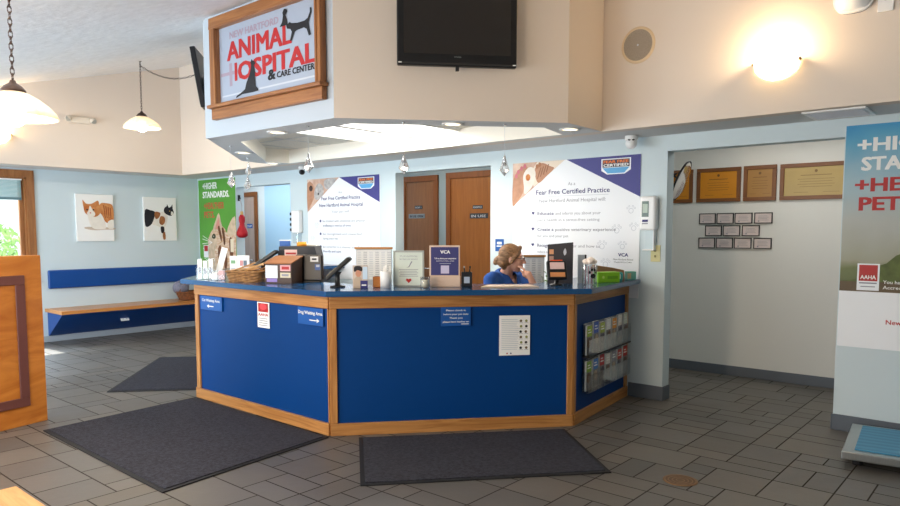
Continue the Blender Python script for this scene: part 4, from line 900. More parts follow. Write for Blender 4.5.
# dispensers and plates
t = thing('hand_sanitizer_dispenser', 'white wall dispenser with display beside the right poster', 'dispenser', (-2.712, NW-.001, 1.545), 0)
mb = MB(); mb.box(-.075, .075, -.085, 0, 0, .305, WHITE, bev=.022, seg=4); mb.build('housing', t)
mb = MB(); mb.rect(-.05, .015, .12, .26, mat('display green grey', '#5c6e62', .25), -.0865); mb.rect(-.04, .005, .155, .235, mat('display light', '#a9b8a6', .3), -.0872); mb.build('display_window', t)
mb = MB(); mb.rect(-.045, .01, .075, .095, NINK, -.0865); mb.rect(-.045, .01, .055, .065, GREY, -.0865); mb.build('label_print', t)
mb = MB(); mb.box(-.045, .055, -.012, 0, -.17, 0, mat('frosted plastic', '#c3d2d6', .4)); mb.box(-.05, .06, -.07, 0, -.182, -.170, WHITE, bev=.003, seg=1); mb.box(.049, .055, -.06, -.012, -.168, 0, WHITE); mb.build('drip_tray', t)
t = thing('light_switch', 'cream double light switch plate below the white wall dispenser', 'light switch', (-2.66, NW-.001, 1.262), 0)
IV = mat('ivory plastic', '#d8d19a', .45)
mb = MB(); mb.box(-.045, .045, -.008, 0, 0, .15, IV, bev=.003); mb.build('plate', t)
for k in (.05, .1):
    mb = MB(); mb.box(-.006, .006, -.018, -.008, k-.01, k+.01, mat('dark ivory', '#8a8450', .5)); mb.build('toggle', t)
t = thing('paper_towel_dispenser', 'white wall dispenser between the left doorway and left poster', 'dispenser', (-7.84, NW-.001, 1.515), 0)
mb = MB(); mb.box(-.085, .085, -.08, 0, 0, .31, WHITE, bev=.02, seg=3); mb.build('housing', t)
mb = MB(); mb.box(-.055, .05, -.08, 0, -.14, -.001, GLASS, bev=.01); mb.build('nozzle', t)
t = thing('wall_hook_strip', 'narrow strip of dark hooks left of the white wall dispenser', 'hooks', (-8.0, NW-.001, 1.52), 0)
mb = MB(); mb.box(-.02, .02, -.008, 0, 0, .3, LGREY); mb.build('strip', t)
for k in range(4):
    mb = MB(); mb.box(-.018, .018, -.03, -.009, .02+k*.073, .06+k*.073, BLACKM, bev=.003); mb.build('hook', t)
t = thing('blue_tag', 'small blue tag with white print on the wall behind the woman', 'sign', (-4.405, NW-.001, 1.325), 0)
mb = MB(); mb.box(-.055, .055, -.006, 0, 0, .13, BLUESIGN, bev=.002); mb.build('plate', t); mb = MB(); mb.rect(-.035, .035, .05, .06, PAPER, -.0072); mb.rect(-.03, .03, .075, .1, PAPER, -.0072); mb.build('lettering', t)

# ------------------------------------------------------------------ half-height partition and bench top at left
a = Vector((-6.018, 1.721)); b = Vector((-6.109, 2.092)); d = (b-a).normalized(); pr = math.atan2(d.y, d.x); L_ = 1.9
o0 = b-d*L_
t = thing('half_wall', 'orange plywood half-height partition with maroon rectangular moulding at left', 'partition', (o0.x, o0.y, 0), pr)
mb = MB(); mb.box(0, L_, 0, .10, 0, 1.345, PLY, bev=.004, seg=1); mb.build('panel', t)
mb = MB(); q = L_-.142; 
for (x0, x1, z0, z1) in [(.2, q, 1.12, 1.192), (.2, q, .155, .227), (q-.075, q, .227, 1.12), (.2, .275, .227, 1.12)]: mb.box(x0, x1, -.012, -.0005, z0, z1, MAROON, bev=.003, seg=1)
mb.build('moulding', t)
t = thing('wooden_bench', 'light oak bench top with a square corner at the bottom left', 'bench', (-3.288, -.35, 0), 0)
mb = MB(); mb.box(0, .95, 0, 1.341, .415, .45, OAKT, bev=.006); mb.build('seat', t)
for x in (.05, .84):
    for yy in (.06, 1.22):
        mb = MB(); mb.box(x, x+.06, yy, yy+.06, 0, .414, OAKT, bev=.004); mb.build('leg', t)

# ------------------------------------------------------------------ pet scale
t = thing('pet_scale', 'low steel walk-on pet scale with blue mat at the right wall', 'scale', (-.945, 5.055, 0), R(6))
mb = MB(); mb.box(0, 1.15, 0, .80, .045, .098, SILV, bev=.006); mb.build('platform', t)
bm_ = bpy.data.materials.new('blue ribbed mat'); bm_.use_nodes = True; N = bm_.node_tree.nodes; L = bm_.node_tree.links; tc = N.new('ShaderNodeTexCoord'); wv = N.new('ShaderNodeTexWave'); wv.wave_type = 'RINGS'; wv.inputs['Scale'].default_value = 4.2; wv.inputs['Distortion'].default_value = 1.4
cr = N.new('ShaderNodeValToRGB'); cr.color_ramp.elements[0].color = lin('#3384ac'); cr.color_ramp.elements[1].color = lin('#4797bd'); L.new(tc.outputs['Object'], wv.inputs['Vector']); L.new(wv.outputs['Fac'], cr.inputs['Fac']); L.new(cr.outputs['Color'], N['Principled BSDF'].inputs['Base Color']); N['Principled BSDF'].inputs['Roughness'].default_value = .45
mb = MB(); mb.box(.07, 1.08, .07, .755, .0985, .104, bm_, bev=.002, seg=1); mb.build('rubber_mat', t)
for x in (.06, 1.03):
    for yy in (.06, .68):
        mb = MB(); mb.cyl((x+.03, yy+.03, 0), (x+.03, yy+.03, .045), .03, BLACKM); mb.build('foot', t)

# ------------------------------------------------------------------ things on the countertop
ZC = 1.1005
def ct(name, label, cat, x, y, rz=CAMROT, z=ZC): return thing(name, label, cat, (x, y, z), rz)
def mbx(t, name, *boxes, bev=.002):
    mb = MB()
    for q in boxes: mb.box(*q, bev=bev, seg=1)
    return mb.build(name, t)
# acrylic brochure holder far left
t = ct('brochure_holder', 'clear acrylic holder of white leaflets at the far left countertop end', 'brochure holder', -5.79, 3.345)
mbx(t, 'acrylic_pocket', (-.075, .075, -.035, -.032, 0, .11, GLASS), (-.075, .075, .03, .033, 0, .19, GLASS), (-.075, .075, -.035, .033, 0, .004, GLASS), bev=0)
for k, (x, h2) in enumerate([(-.045, .185), (.0, .17), (.045, .18)]):
    mb = MB(); mb.box(x-.02, x+.02, -.02+.012*k, -.014+.012*k, .005, h2, PAPER); mb.rect(x-.012, x+.012, h2*.3, h2*.6, GREY, -.0215+.012*k); mb.build('leaflet', t)
t = ct('leaning_card', 'tall narrow white card leaning right above the leaflet holder', 'card', -5.745, 3.475)
mb = MB(); mb.box(-.028, .028, -.003, .003, 0, .29, PAPER, rot=Matrix.Rotation(R(16), 4, 'Y')); mb.build('card_sheet', t); mbx(t, 'foot', (-.06, .0, -.02, .02, 0, .012, GLASS))
t = ct('business_card_holder', 'low clear tray of small cards beside the leaflet holder', 'card holder', -5.60, 3.36)
mbx(t, 'tray', (-.06, .06, -.03, .03, 0, .004, GLASS), (-.06, .06, -.03, -.027, 0, .05, GLASS), (-.06, .06, .027, .03, 0, .09, GLASS), bev=0)
mbx(t, 'cards', (-.05, -.005, -.02, .02, .005, .07, PAPER), (.005, .05, -.018, .022, .005, .085, mat('soft pink card', '#dcb8b8', .7)), bev=.001)
t = ct('menu_stand', 'small upright white card stand behind the leaflet trays', 'card stand', -5.66, 3.55)
mbx(t, 'card_sheet', (-.032, .032, -.002, .002, .01, .21, PAPER)); mbx(t, 'foot', (-.035, .035, -.025, .025, 0, .01, WHITE)); mb = MB(); mb.rect(-.02, .02, .14, .17, mat('green dot', '#7fae7f', .6), -.0032); mb.rect(-.02, .02, .06, .1, LGREY, -.0032); mb.build('printing', t)
t = ct('picture_card', 'white framed card with small photo left of the tilted terminal', 'card stand', -5.575, 3.60)
mbx(t, 'card_sheet', (-.056, .056, -.004, .004, .0, .215, WHITE)); mb = MB(); mb.rect(-.03, .0, .12, .17, mat('tiny rose', '#c78f90', .6), -.0052); mb.rect(.003, .035, .12, .17, mat('tiny slate', '#6b7a86', .6), -.0052); mb.rect(-.035, .035, .05, .1, LGREY, -.0052); mb.build('printing', t); mbx(t, 'foot', (-.05, .05, .005, .05, 0, .008, GLASS))
def terminal(loc, rz, label, s=1.0, tilt=-48, front=False):
    t = thing('payment_terminal', label, 'card reader', loc, rz)
    mb = MB(); mb.lathe([(1e-4, 0), (.055*s, 0), (.055*s, .01), (.02*s, .016), (.016*s, .09*s), (.03*s, .11*s), (1e-4, .112*s)], BLACK, 24); mb.build('stand', t)
    q = Matrix.Rotation(R(tilt), 4, 'Y') if not front else Matrix.Rotation(R(-22), 4, 'X')
    c = (0, 0, .135*s)
    mb = MB()
    if front:
        mb.box(-.08*s, .08*s, -.02, .02, .04, .20*s, BLACK, bev=.012, seg=3, rot=q); mb.build('body', t)
        def face(nm, x0, x1, z0, z1, m, th=.0225):
            b_ = MB(); b_.box(x0, x1, -.0015, .0015, -(z1-z0)/2, (z1-z0)/2, m)
            for v in b_.bm.verts: v.co = q.to_3x3() @ (v.co+Vector((0, -th, (z0+z1)/2-(.04+.20*s)/2)))+Vector((0, 0, (.04+.20*s)/2))
            b_.build(nm, t)
        face('screen', -.058*s, .058*s, .125*s, .182*s, mat('terminal pink screen', '#e3c4c0', .3)); face('keypad', -.06*s, .06*s, .06, .098*s, mat('terminal tan keys', '#d08c58', .5)); face('printer_slot', -.03*s, .05*s, .102*s, .12*s, BLACKM)
        face('paper_roll_cover', -.05*s, .05*s, .192*s, .207*s, mat('orange tab', '#e4572a', .5), .012)
    else:
        mb.box(-.115*s, .115*s, -.05, .05, -.016, .016, BLACK, bev=.01, seg=3, rot=q); 
        for v in mb.bm.verts: v.co += Vector((.01, 0, .135*s))
        mb.build('body', t)
        mb = MB(); mb.box(.01*s, .10*s, -.04, .04, .016, .019, mat('terminal screen grey', '#4a5854', .2), rot=Matrix.Identity(4)); mb.box(-.10*s, -.01*s, -.035, .035, .016, .021, mat('terminal keys', '#8a7f6a', .5))
        for v in mb.bm.verts: v.co = q.to_3x3() @ v.co+Vector((.01, 0, .135*s))
        mb.build('keypad', t)
    return t
terminal((-5.46, 3.735, ZC), CAMROT, 'black card terminal tilted on its stand left of the wicker basket', 1.28, -34)
terminal((-4.18, 3.535, ZC), CAMROT, 'black card terminal tilted on its stand by the desk corner', 1.08, -42)
terminal((-2.975, 4.80, ZC), CAMROT+R(4), 'black card terminal facing front with pink screen near the cotton jar', 1.0, 0, True)
# wicker basket with envelopes
t = ct('wicker_basket', 'tan wicker basket of wooden sticks on the left countertop', 'basket', -5.25, 3.43, R(22))
mb = MB(); basket(mb, .36, .20, .088, WICK, .88); mb.build('woven_body', t)
mb = MB(); rr = random.Random(5)
for k in range(15):
    x = rr.uniform(-.12, .02); yy = rr.uniform(-.06, .06); z = .088+.0035*k; an = rr.uniform(-24, -4)
    mb.box(-.1, .13, -.01, .01, -.004, .004, mat('tan stick %d' % (k % 3), ['#c99b62', '#dcb98a', '#b98750'][k % 3], .7), bev=.002, seg=1, rot=Matrix.Rotation(R(an), 4, 'Y') @ Matrix.Rotation(R(rr.uniform(-25, 25)), 4, 'Z'))
    for v in list(mb.bm.verts)[-0:]: pass
    mb.bm.verts.ensure_lookup_table()
    if k == 0: nprev = 0
    for v in mb.bm.verts[nprev:]: v.co += Vector((x+.07, yy, z))
    nprev = len(mb.bm.verts)
tag(mb.build('wooden_sticks', None, (-5.25, 3.43, ZC), R(22)), 'tan wooden sticks heaped in the countertop wicker basket', 'sticks')
# brown suggestion box
t = ct('suggestion_box', 'dark brown wooden box with sloped lid and taped papers on countertop', 'wooden box', -4.885, 3.545, CAMROT+R(-18))
DB = mat('dark brown wood', '#4b3324', .5, noise=(6, .3), stretch=(1, 1, 6)); 
mb = MB(); pts = [(-.09, 0), (.09, 0), (.09, .215), (-.09, .165)]
v1 = [mb.bm.verts.new((-.125, yv, zv)) for yv, zv in pts]; v2 = [mb.bm.verts.new((.125, yv, zv)) for yv, zv in pts]
fs = [mb.bm.faces.new(v1), mb.bm.faces.new(list(reversed(v2)))]+[mb.bm.faces.new([v1[i], v1[(i+1) % 4], v2[(i+1) % 4], v2[i]]) for i in range(4)]
bmesh.ops.recalc_face_normals(mb.bm, faces=fs); mb._tag(fs, DB); mb.build('box_body', t)
mb = MB(); mb.box(-.13, .13, -.105, .10, -.004, .006, mat('orange brown lid', '#a4683a', .5, noise=(5, .3)), rot=Matrix.Rotation(math.atan2(.05, .18), 4, 'X')); mb.build('lid', t, (0, 0, .195))
mb = MB(); mb.rect(-.12, -.005, .045, .15, POSTW, -.0915); mb.rect(-.11, -.01, .012, .042, mat('lilac strip', '#8c78b8', .6), -.0915)
for k in range(5): mb.rect(-.11, -.02, .06+k*.016, .063+k*.016, LGREY, -.0922)
mb.build('taped_sheet', t)
mb = MB(); mb.rect(.02, .118, .105, .155, mat('rose sticker', '#d8a0a0', .6), -.0915); mb.rect(.035, .105, .118, .143, RED, -.0922); mb.rect(.02, .118, .05, .092, mat('buff sticker', '#cfc3a4', .6), -.0915); mb.rect(.035, .1, .062, .08, GREY, -.0922); mb.build('sticker', t)
t = ct('tent_card', 'pink tent card standing behind the dark brown wooden box', 'card', -5.02, 3.72)
mbx(t, 'card_sheet', (-.055, .055, -.002, .002, .0, .275, mat('pale pink card', '#e6c3b8', .7)), (-.055, .055, -.002, .03, 0, .003, MC['pale pink card'])); mb = MB(); mb.rect(-.045, .045, .235, .25, RED, -.0032); mb.rect(-.045, .03, .20, .21, RED, -.0032); mb.build('printing', t)
# point of sale computer on the counter
t = ct('computer_monitor', 'black monitor seen from behind with small white sticker on the countertop', 'monitor', -4.806, 3.755, CAMROT-R(4))
mbx(t, 'housing', (-.118, .118, -.03, .03, .012, .235, BLACK), bev=.01); mb = MB(); mb.box(-.06, .06, .03, .06, .04, .2, BLACKM, bev=.01); mb.box(-.10, .10, -.035, .05, 0, .012, BLACK, bev=.004); mb.build('base', t)
mb = MB(); mb.rect(.015, .085, .175, .22, PAPER, -.0315); mb.rect(.03, .07, .19, .205, INK, -.0322); mb.rect(.055, .100, .105, .155, mat('blue sticker', '#3f5f9c', .5), -.0315); mb.rect(.065, .095, .13, .15, LGREY, -.0322); mb.disc(-.105, .21, .015, mat('pale blue dot', '#a8c4e0', .5), -.0315); mb.build('sticker', t)
t = thing('printer', 'black office printer behind the countertop monitor, items on its lid', 'printer', (-5.40, 4.12, .7905), CAMROT)
mb = MB(); mb.box(-.18, .18, -.16, .16, 0, .50, BLACKM, bev=.012); mb.build('body', t)
mb = MB(); mb.prismy([(-.185, .505), (.185, .505), (.16, .605), (-.17, .605)], -.16, .16, mat('charcoal lid', '#303033', .5)); mb.build('lid', t)
mb = MB(); mb.box(-.13, .13, -.17, -.161, .12, .2, BLACK); mb.build('paper_tray', t)
zt = .7905+.6055
t = thing('tape_roll', 'orange tape roll lying on the printer lid', 'tape', (-5.35, 4.09, zt), CAMROT); mb = MB(); mb.lathe([(.025, 0), (.045, 0), (.045, .04), (.025, .04), (.025, 0)], mat('orange tape', '#f0a02c', .5), 24); mb.build('roll', t)
t = thing('storage_box', 'small blue box on the left of the printer lid', 'box', (-5.48, 3.99, zt), CAMROT); mbx(t, 'box_body', (-.04, .05, -.03, .03, 0, .05, mat('blue carton', '#2c5ea8', .5)), bev=.003); mbx(t, 'lid', (-.042, .052, -.032, .032, .05, .06, PAPER))
t = thing('paper_stack', 'white papers lying on the printer lid behind the tape roll', 'papers', (-5.37, 4.22, zt), CAMROT); mbx(t, 'sheets', (-.05, .06, -.06, .06, 0, .018, PAPER))
# photo leaflet
t = ct('photo_leaflet', 'leaflet stand with photo of a dark-haired person beside the corner terminal', 'leaflet', -3.96, 3.575)
q = Matrix.Rotation(R(-10), 4, 'X')
mb = MB(); mb.box(-.058, .058, -.002, .002, 0, .175, mat('leaflet beige', '#c9b8a8', .6)); mb.shape([(-.05, .0), (-.05, .07), (-.02, .1), (.0, .09), (.02, .05), (.02, 0)], mat('sweater tan', '#b9a48e', .8), -.0032); mb.disc(-.015, .115, .022, mat('leaflet skin', '#c68a6c', .6), -.0038, 14, .028); mb.shape([(-.045, .125), (-.045, .165), (-.01, .172), (.015, .16), (.012, .13), (-.02, .14)], INK, -.0044, 3)
mb.rect(.018, .055, .07, .165, mat('leaflet blue', '#c0d4e2', .6), -.0034); mb.rect(-.0, .056, .0, .06, NINK, -.0046); mb.rect(.01, .045, .02, .03, PAPER, -.0052); mb.build('printed_sheet', t)
mbx(t, 'acrylic_foot', (-.06, .06, -.03, .04, 0, .004, GLASS), bev=0)
# schedule board behind
def board(name, label, x, y, w_, ztop, z0=.7905):
    t = thing(name, label, 'board', (x, y, z0), CAMROT); h2 = ztop-z0
    mbx(t, 'rail', (-w_/2-.01, w_/2+.01, -.02, .012, h2-.02, h2, OAKH)); mbx(t, 'backing', (-w_/2, w_/2, 0, .008, .02, h2-.02, LGREY)); mbx(t, 'foot', (-w_/2, w_/2, -.05, .06, 0, .02, OAKH))
    mb = MB(); mb.box(-w_/2+.005, w_/2-.005, -.004, -.001, h2-.30, h2-.025, PAPER)
    for r_ in range(14):
        for c in range(int(w_/.055)): mb.rect(-w_/2+.015+c*.055, -w_/2+.05+c*.055, h2-.05-r_*.017, h2-.046-r_*.017, GREY if c % 2 else LGREY, -.0052)
    mb.build('schedule_sheet', t)
board('schedule_board', 'schedule sheets under an oak rail behind the silver framed notice', -4.70, 4.41, .33, 1.392)
board('schedule_board', 'schedule sheets under an oak rail behind the woman\'s raised hand', -3.682, 5.54, .19, 1.312)
t = ct('wooden_block', 'small orange wooden block between the photo leaflet and white holder', 'block', -3.93, 3.72)
mbx(t, 'block_body', (-.03, .03, -.02, .02, 0, .085, PLY), bev=.003); mbx(t, 'top_slot', (-.02, .02, -.006, .006, .085, .088, BLACKM))
t = ct('swab_holder', 'white round holder full of pale swabs on the countertop', 'container', -3.87, 3.755)
mb = MB(); mb.lathe([(1e-4, 0), (.042, 0), (.044, .125), (.04, .127), (.039, .02), (1e-4, .02)], WHITE, 24); mb.build('cup', t)
mb = MB()
for k in range(16):
    a = rr.uniform(0, 2*PI); r_ = rr.uniform(.0, .03); mb.cyl((r_*math.cos(a), r_*math.sin(a), .03), (1.3*r_*math.cos(a), 1.3*r_*math.sin(a), .165+rr.uniform(-.01, .012)), .003, PAPER, seg=6)
o = mb.build('cotton_swabs', None, (-3.87, 3.755, ZC), CAMROT); tag(o, 'pale swab sticks standing in the white round holder', 'swabs', kind='stuff')
# silver frame notice
t = ct('framed_notice', 'silver framed white notice with a red heart on the countertop', 'framed notice', -3.785, 3.925, CAMROT-R(2))
q = Matrix.Rotation(R(-6), 4, 'X')
mb = MB(); f = .014; w2 = .122; h2 = .285; SF = mat('pale silver frame', '#a9aca4', .4, .4)
for bx_ in [(-w2, w2, -.008, .008, 0, f), (-w2, w2, -.008, .008, h2-f, h2), (-w2, -w2+f, -.008, .008, f, h2-f), (w2-f, w2, -.008, .008, f, h2-f)]: mb.box(*bx_, SF, bev=.002, seg=1)
mb.build('frame', t)
mb = MB(); mb.box(-w2+f, w2-f, -.003, .005, f, h2-f, mat('pale green paper', '#d5ddd0', .6)); y = -.0042
for k, s_ in enumerate(['We can use technology', 'but love our patients']): mb.text(s_, 0, .237-k*.024, .012, GREY, y, .14, 'C')
mb.shape([(-.02, .15), (.0, .16), (.02, .2), (.03, .2), (.005, .155)], GREY, y)
for k in range(5): mb.rect(-.075+.008*(k % 2), .075-.01*(k % 2), .082+k*.013, .086+k*.013, GREY, y)
mb.build('notice_sheet', t)
mb = MB(); mb.shape(place([(0, -.5), (.5, .1), (.4, .45), (.1, .4), (0, .25), (-.1, .4), (-.4, .45), (-.5, .1)], 0, .048, .045, .038), DRED, y-.0006); mb.build('heart', t)
mbx(t, 'easel_back', (-.02, .02, .008, .07, 0, .006, BLACKM))
t = ct('candle_jar', 'small glass candle jar between the silver notice and the purple sign', 'candle', -3.615, 3.93)
mb = MB(); mb.lathe([(1e-4, 0), (.037, 0), (.038, .085), (.035, .085), (.034, .004)], GLASS, 24); mb.build('glass', t); mb = MB(); mb.lathe([(1e-4, .004), (.033, .005), (.033, .06), (1e-4, .06)], mat('cream wax', '#efe3cc', .6), 24); mb.build('wax', t)
# purple sign on wooden block
t = ct('countertop_sign', 'purple printed sign with white lettering in a pale wooden stand', 'sign', -3.565, 4.11, CAMROT-R(2))
PW = mat('pale pink wood', '#e0c3ac', .5, noise=(4, .1)); 
mbx(t, 'wooden_base', (-.118, .118, -.025, .03, 0, .085, PW), bev=.003)
mb = MB(); mb.box(-.125, .115, -.006, .006, .085, .325, PW, bev=.002, seg=1); mb.build('sign_backing', t)
mb = MB(); y = -.0075; mb.rect(-.112, .104, .092, .312, mat('sign indigo', '#38386e', .5), y); mb.text('VCA', 0, .262, .026, PAPER, y-.0008, .075, 'C', .04); mb.text('Tell us about your experience', 0, .218, .012, PAPER, y-.0008, .17, 'C', .02); mb.text('scan below to leave a review', 0, .2, .009, PAPER, y-.0008, .14, 'C'); mb.rect(-.045, .045, .182, .185, LGREY, y-.0008); mb.rect(-.035, .03, .105, .168, mat('lilac square', '#c9c0d8', .5), y-.0008); mb.build('printed_face', t)
# pen cup
t = ct('pen_holder', 'black square pen holder with pale label right of the purple sign', 'pen holder', -3.45, 4.235)
mbx(t, 'cup', (-.042, .042, -.04, -.036, 0, .115, BLACK), (-.042, .042, .036, .04, 0, .115, BLACK), (-.042, -.038, -.036, .036, 0, .115, BLACK), (.038, .042, -.036, .036, 0, .115, BLACK), (-.038, .038, -.036, .036, 0, .006, BLACK), bev=.001)
mb = MB(); mb.rect(-.022, .022, .03, .08, mat('pale label', '#a9b6c6', .5), -.0415); mb.build('label', t)
for k, (x, c) in enumerate([(-.015, BLACK), (.02, BLACKM)]):
    p = thing('pen', ['black pen leaning left in the black pen holder', 'black capped pen leaning right in the black pen holder'][k], 'pen', (-3.45, 4.235, ZC+.007), CAMROT); mb = MB(); mb.cyl((x*.3, 0, 0), (x*1.3, 0, .14), .005, c, seg=8); mb.build('barrel', p); mb = MB(); mb.cyl((x*1.3, 0, .14), (x*1.36, 0, .155), .0065, [SILV, BLACKM][k], seg=8); mb.build('cap', p)
# paper on counter
t = ct('clipboard', 'pale paper clipboard lying flat in front of the seated woman', 'clipboard', -3.19, 4.46, CAMROT+R(2))
mb = MB(); mb.prism([(-.24, -.10), (.215, -.085), (.17, .09), (-.17, .10)], 0, .008, mat('clipboard tan', '#d8bfa0', .6)); mb.build('board', t)
mb = MB(); mb.prism([(-.2, -.08), (.18, -.07), (.15, .08), (-.15, .09)], .0082, .0095, mat('warm paper', '#f0dcc6', .7)); 
for k in range(5): mb.poly([(-.15, -.05+k*.025, .0098), (.12, -.05+k*.025, .0098), (.12, -.046+k*.025, .0098), (-.15, -.046+k*.025, .0098)], GREY)
mb.build('sheet', t)
# black board + slab
t = ct('display_board', 'black upright display board with small pictures right of the woman', 'display board', -3.06, 4.99, CAMROT-R(10))
mb = MB(); mb.prismy([(-.105, 0), (.105, 0), (.105, .345), (-.105, .325)], -.006, .006, mat('charcoal board', '#3b3739', .5)); mb.build('board', t)
mb = MB(); y = -.0075
for k, c in enumerate(['#d89a6c', '#b08a78', '#8a7a78']): mb.rect(-.09, -.055, .245-k*.055, .285-k*.055, mat('board picture %d' % k, c, .6), y)
mb.shape(place([(0, 0), (.3, .4), (.1, 1), (-.2, .5)], .035, .235, .05, .06), LGREY, y, 3); mb.build('printing', t); mbx(t, 'foot', (-.1, .1, .006, .06, 0, .006, BLACKM))
t = ct('desktop_file', 'thin grey upright box with black side behind the front-facing terminal', 'box', -2.94, 5.14, CAMROT-R(8))
mbx(t, 'case', (-.035, .02, -.04, .05, 0, .24, mat('cool grey plastic', '#9aa0a4', .45)), bev=.003); mbx(t, 'dark_side', (.0205, .034, -.04, .05, 0, .24, BLACKM))
# cotton jar
t = ct('cotton_jar', 'clear glass jar with black paw mark and cotton balls', 'jar', -2.80, 5.02)
mb = MB(); mb.lathe([(1e-4, 0), (.058, 0), (.06, .005), (.06, .168), (.055, .17), (.055, .008), (1e-4, .008)], GLASS, 32); mb.build('glass', t)
mb = MB(); pm = .0612
def on_cyl(px, pz, r_, m, rr2):
    n_ = 12; vs = []
    for k in range(n_):
        u = px+r_*math.cos(2*PI*k/n_); zz = pz+rr2*math.sin(2*PI*k/n_); a = -PI/2+u/pm; vs.append((pm*math.cos(a), pm*math.sin(a), zz))
    f = mb.poly(vs, m)
on_cyl(.018, .075, .024, INK, .02)
for dx, dz in ((-.012, .105), (.006, .125), (.028, .125), (.045, .105)): on_cyl(dx, dz, .009, INK, .013)
mb.build('paw_mark', t)
mb = MB(); pinkm = mat('pink strips', '#d99aa0', .7)
for k in range(7): mb.cyl((-.045+.012*k, .01*(k % 3-1), .01), (-.045+.012*k, .012*(k % 2), .15), .004, pinkm if k % 2 else PAPER, seg=6)
mb.build('paper_straws', t)
mb = MB()
for k in range(26):
    a = rr.uniform(0, 2*PI); r_ = rr.uniform(0, .042); mb.ell((r_*math.cos(a), r_*math.sin(a), .178+rr.uniform(.01, .05)*(1-r_/.06)), (.019, .019, .017), mat('cotton', '#f3e4d6', .95, bump=(120, .6, .004)), seg=10, rings=7)
o = mb.build('cotton_balls', None, (-2.80, 5.02, ZC), CAMROT); tag(o, 'cream cotton balls heaped on top in the paw mark jar', 'cotton', kind='stuff')
# green tissue box and cartons
t = ct('tissue_box', 'lime green box at the right end of the countertop', 'box', -2.845, 5.40, R(58))
mbx(t, 'carton', (-.11, .10, -.045, .045, 0, .088, mat('lime green', '#8fd01c', .5)), bev=.003); mb = MB(); mb.disc(-.06, .045, .012, mat('lime pale', '#c8e86a', .5), -.0462); mb.rect(-.02, .08, .03, .055, mat('lime dark', '#6cae10', .5), -.0462); mb.build('printing', t)
t = ct('cardboard_tray', 'long brown cardboard tray behind the lime green box', 'box', -2.98, 5.68, R(62))
KB = mat('kraft card', '#b3835a', .8)
mb = MB(); mb.prismy([(-.15, 0), (.15, 0), (.14, .085), (.02, .11), (-.15, .135)], -.04, .04, KB); mb.build('carton', t); mb = MB(); mb.rect(-.12, .1, .03, .06, mat('kraft dark', '#7e5636', .8), -.0412); mb.build('printing', t)
t = ct('wipes_pack', 'teal pack of wipes right of the lime green box', 'pack', -2.855, 5.60, R(60))
mbx(t, 'pack', (-.06, .045, -.04, .04, 0, .078, mat('teal plastic', '#3aa6a0', .4)), bev=.012); mbx(t, 'flap', (-.03, .015, -.042, -.02, .02, .06, PAPER))
t = ct('carton', 'small pale teal carton at the far right tip of the countertop', 'box', -2.83, 5.82, R(50))
mbx(t, 'carton_body', (-.045, .04, -.03, .03, 0, .075, mat('sage carton', '#6db3a0', .5)), bev=.003); mbx(t, 'label', (-.044, -.01, -.032, -.030, .01, .06, mat('tan label', '#c9ae86', .6)), bev=0)
# small plant on work surface
t = thing('small_plant', 'tiny green leafy plant behind the counter beside the black board', 'plant', (-3.33, 5.24, .7905), 0)
mb = MB(); mb.lathe([(1e-4, 0), (.035, 0), (.045, .09), (.04, .09), (.035, .02), (1e-4, .02)], WHITE, 20); mb.build('pot', t)
mb = MB(); gl = mat('leaf green', '#5c7f3a', .6)
for k in range(16):
    a = rr.uniform(0, 2*PI); r_ = rr.uniform(.03, .07); z = rr.uniform(.2, .43); p = Vector((r_*math.cos(a), r_*math.sin(a), z)); mb.tube([(0, 0, .06), (p.x*.4, p.y*.4, z*.6), p], .0018, gl, 5)
    d_ = Vector((math.cos(a), math.sin(a), .5)).normalized()*.03; e_ = Vector((-math.sin(a), math.cos(a), 0))*.014; mb.poly([p, p+d_*.6+e_, p+d_*1.4, p+d_*.6-e_], gl)
mb.build('foliage', t)

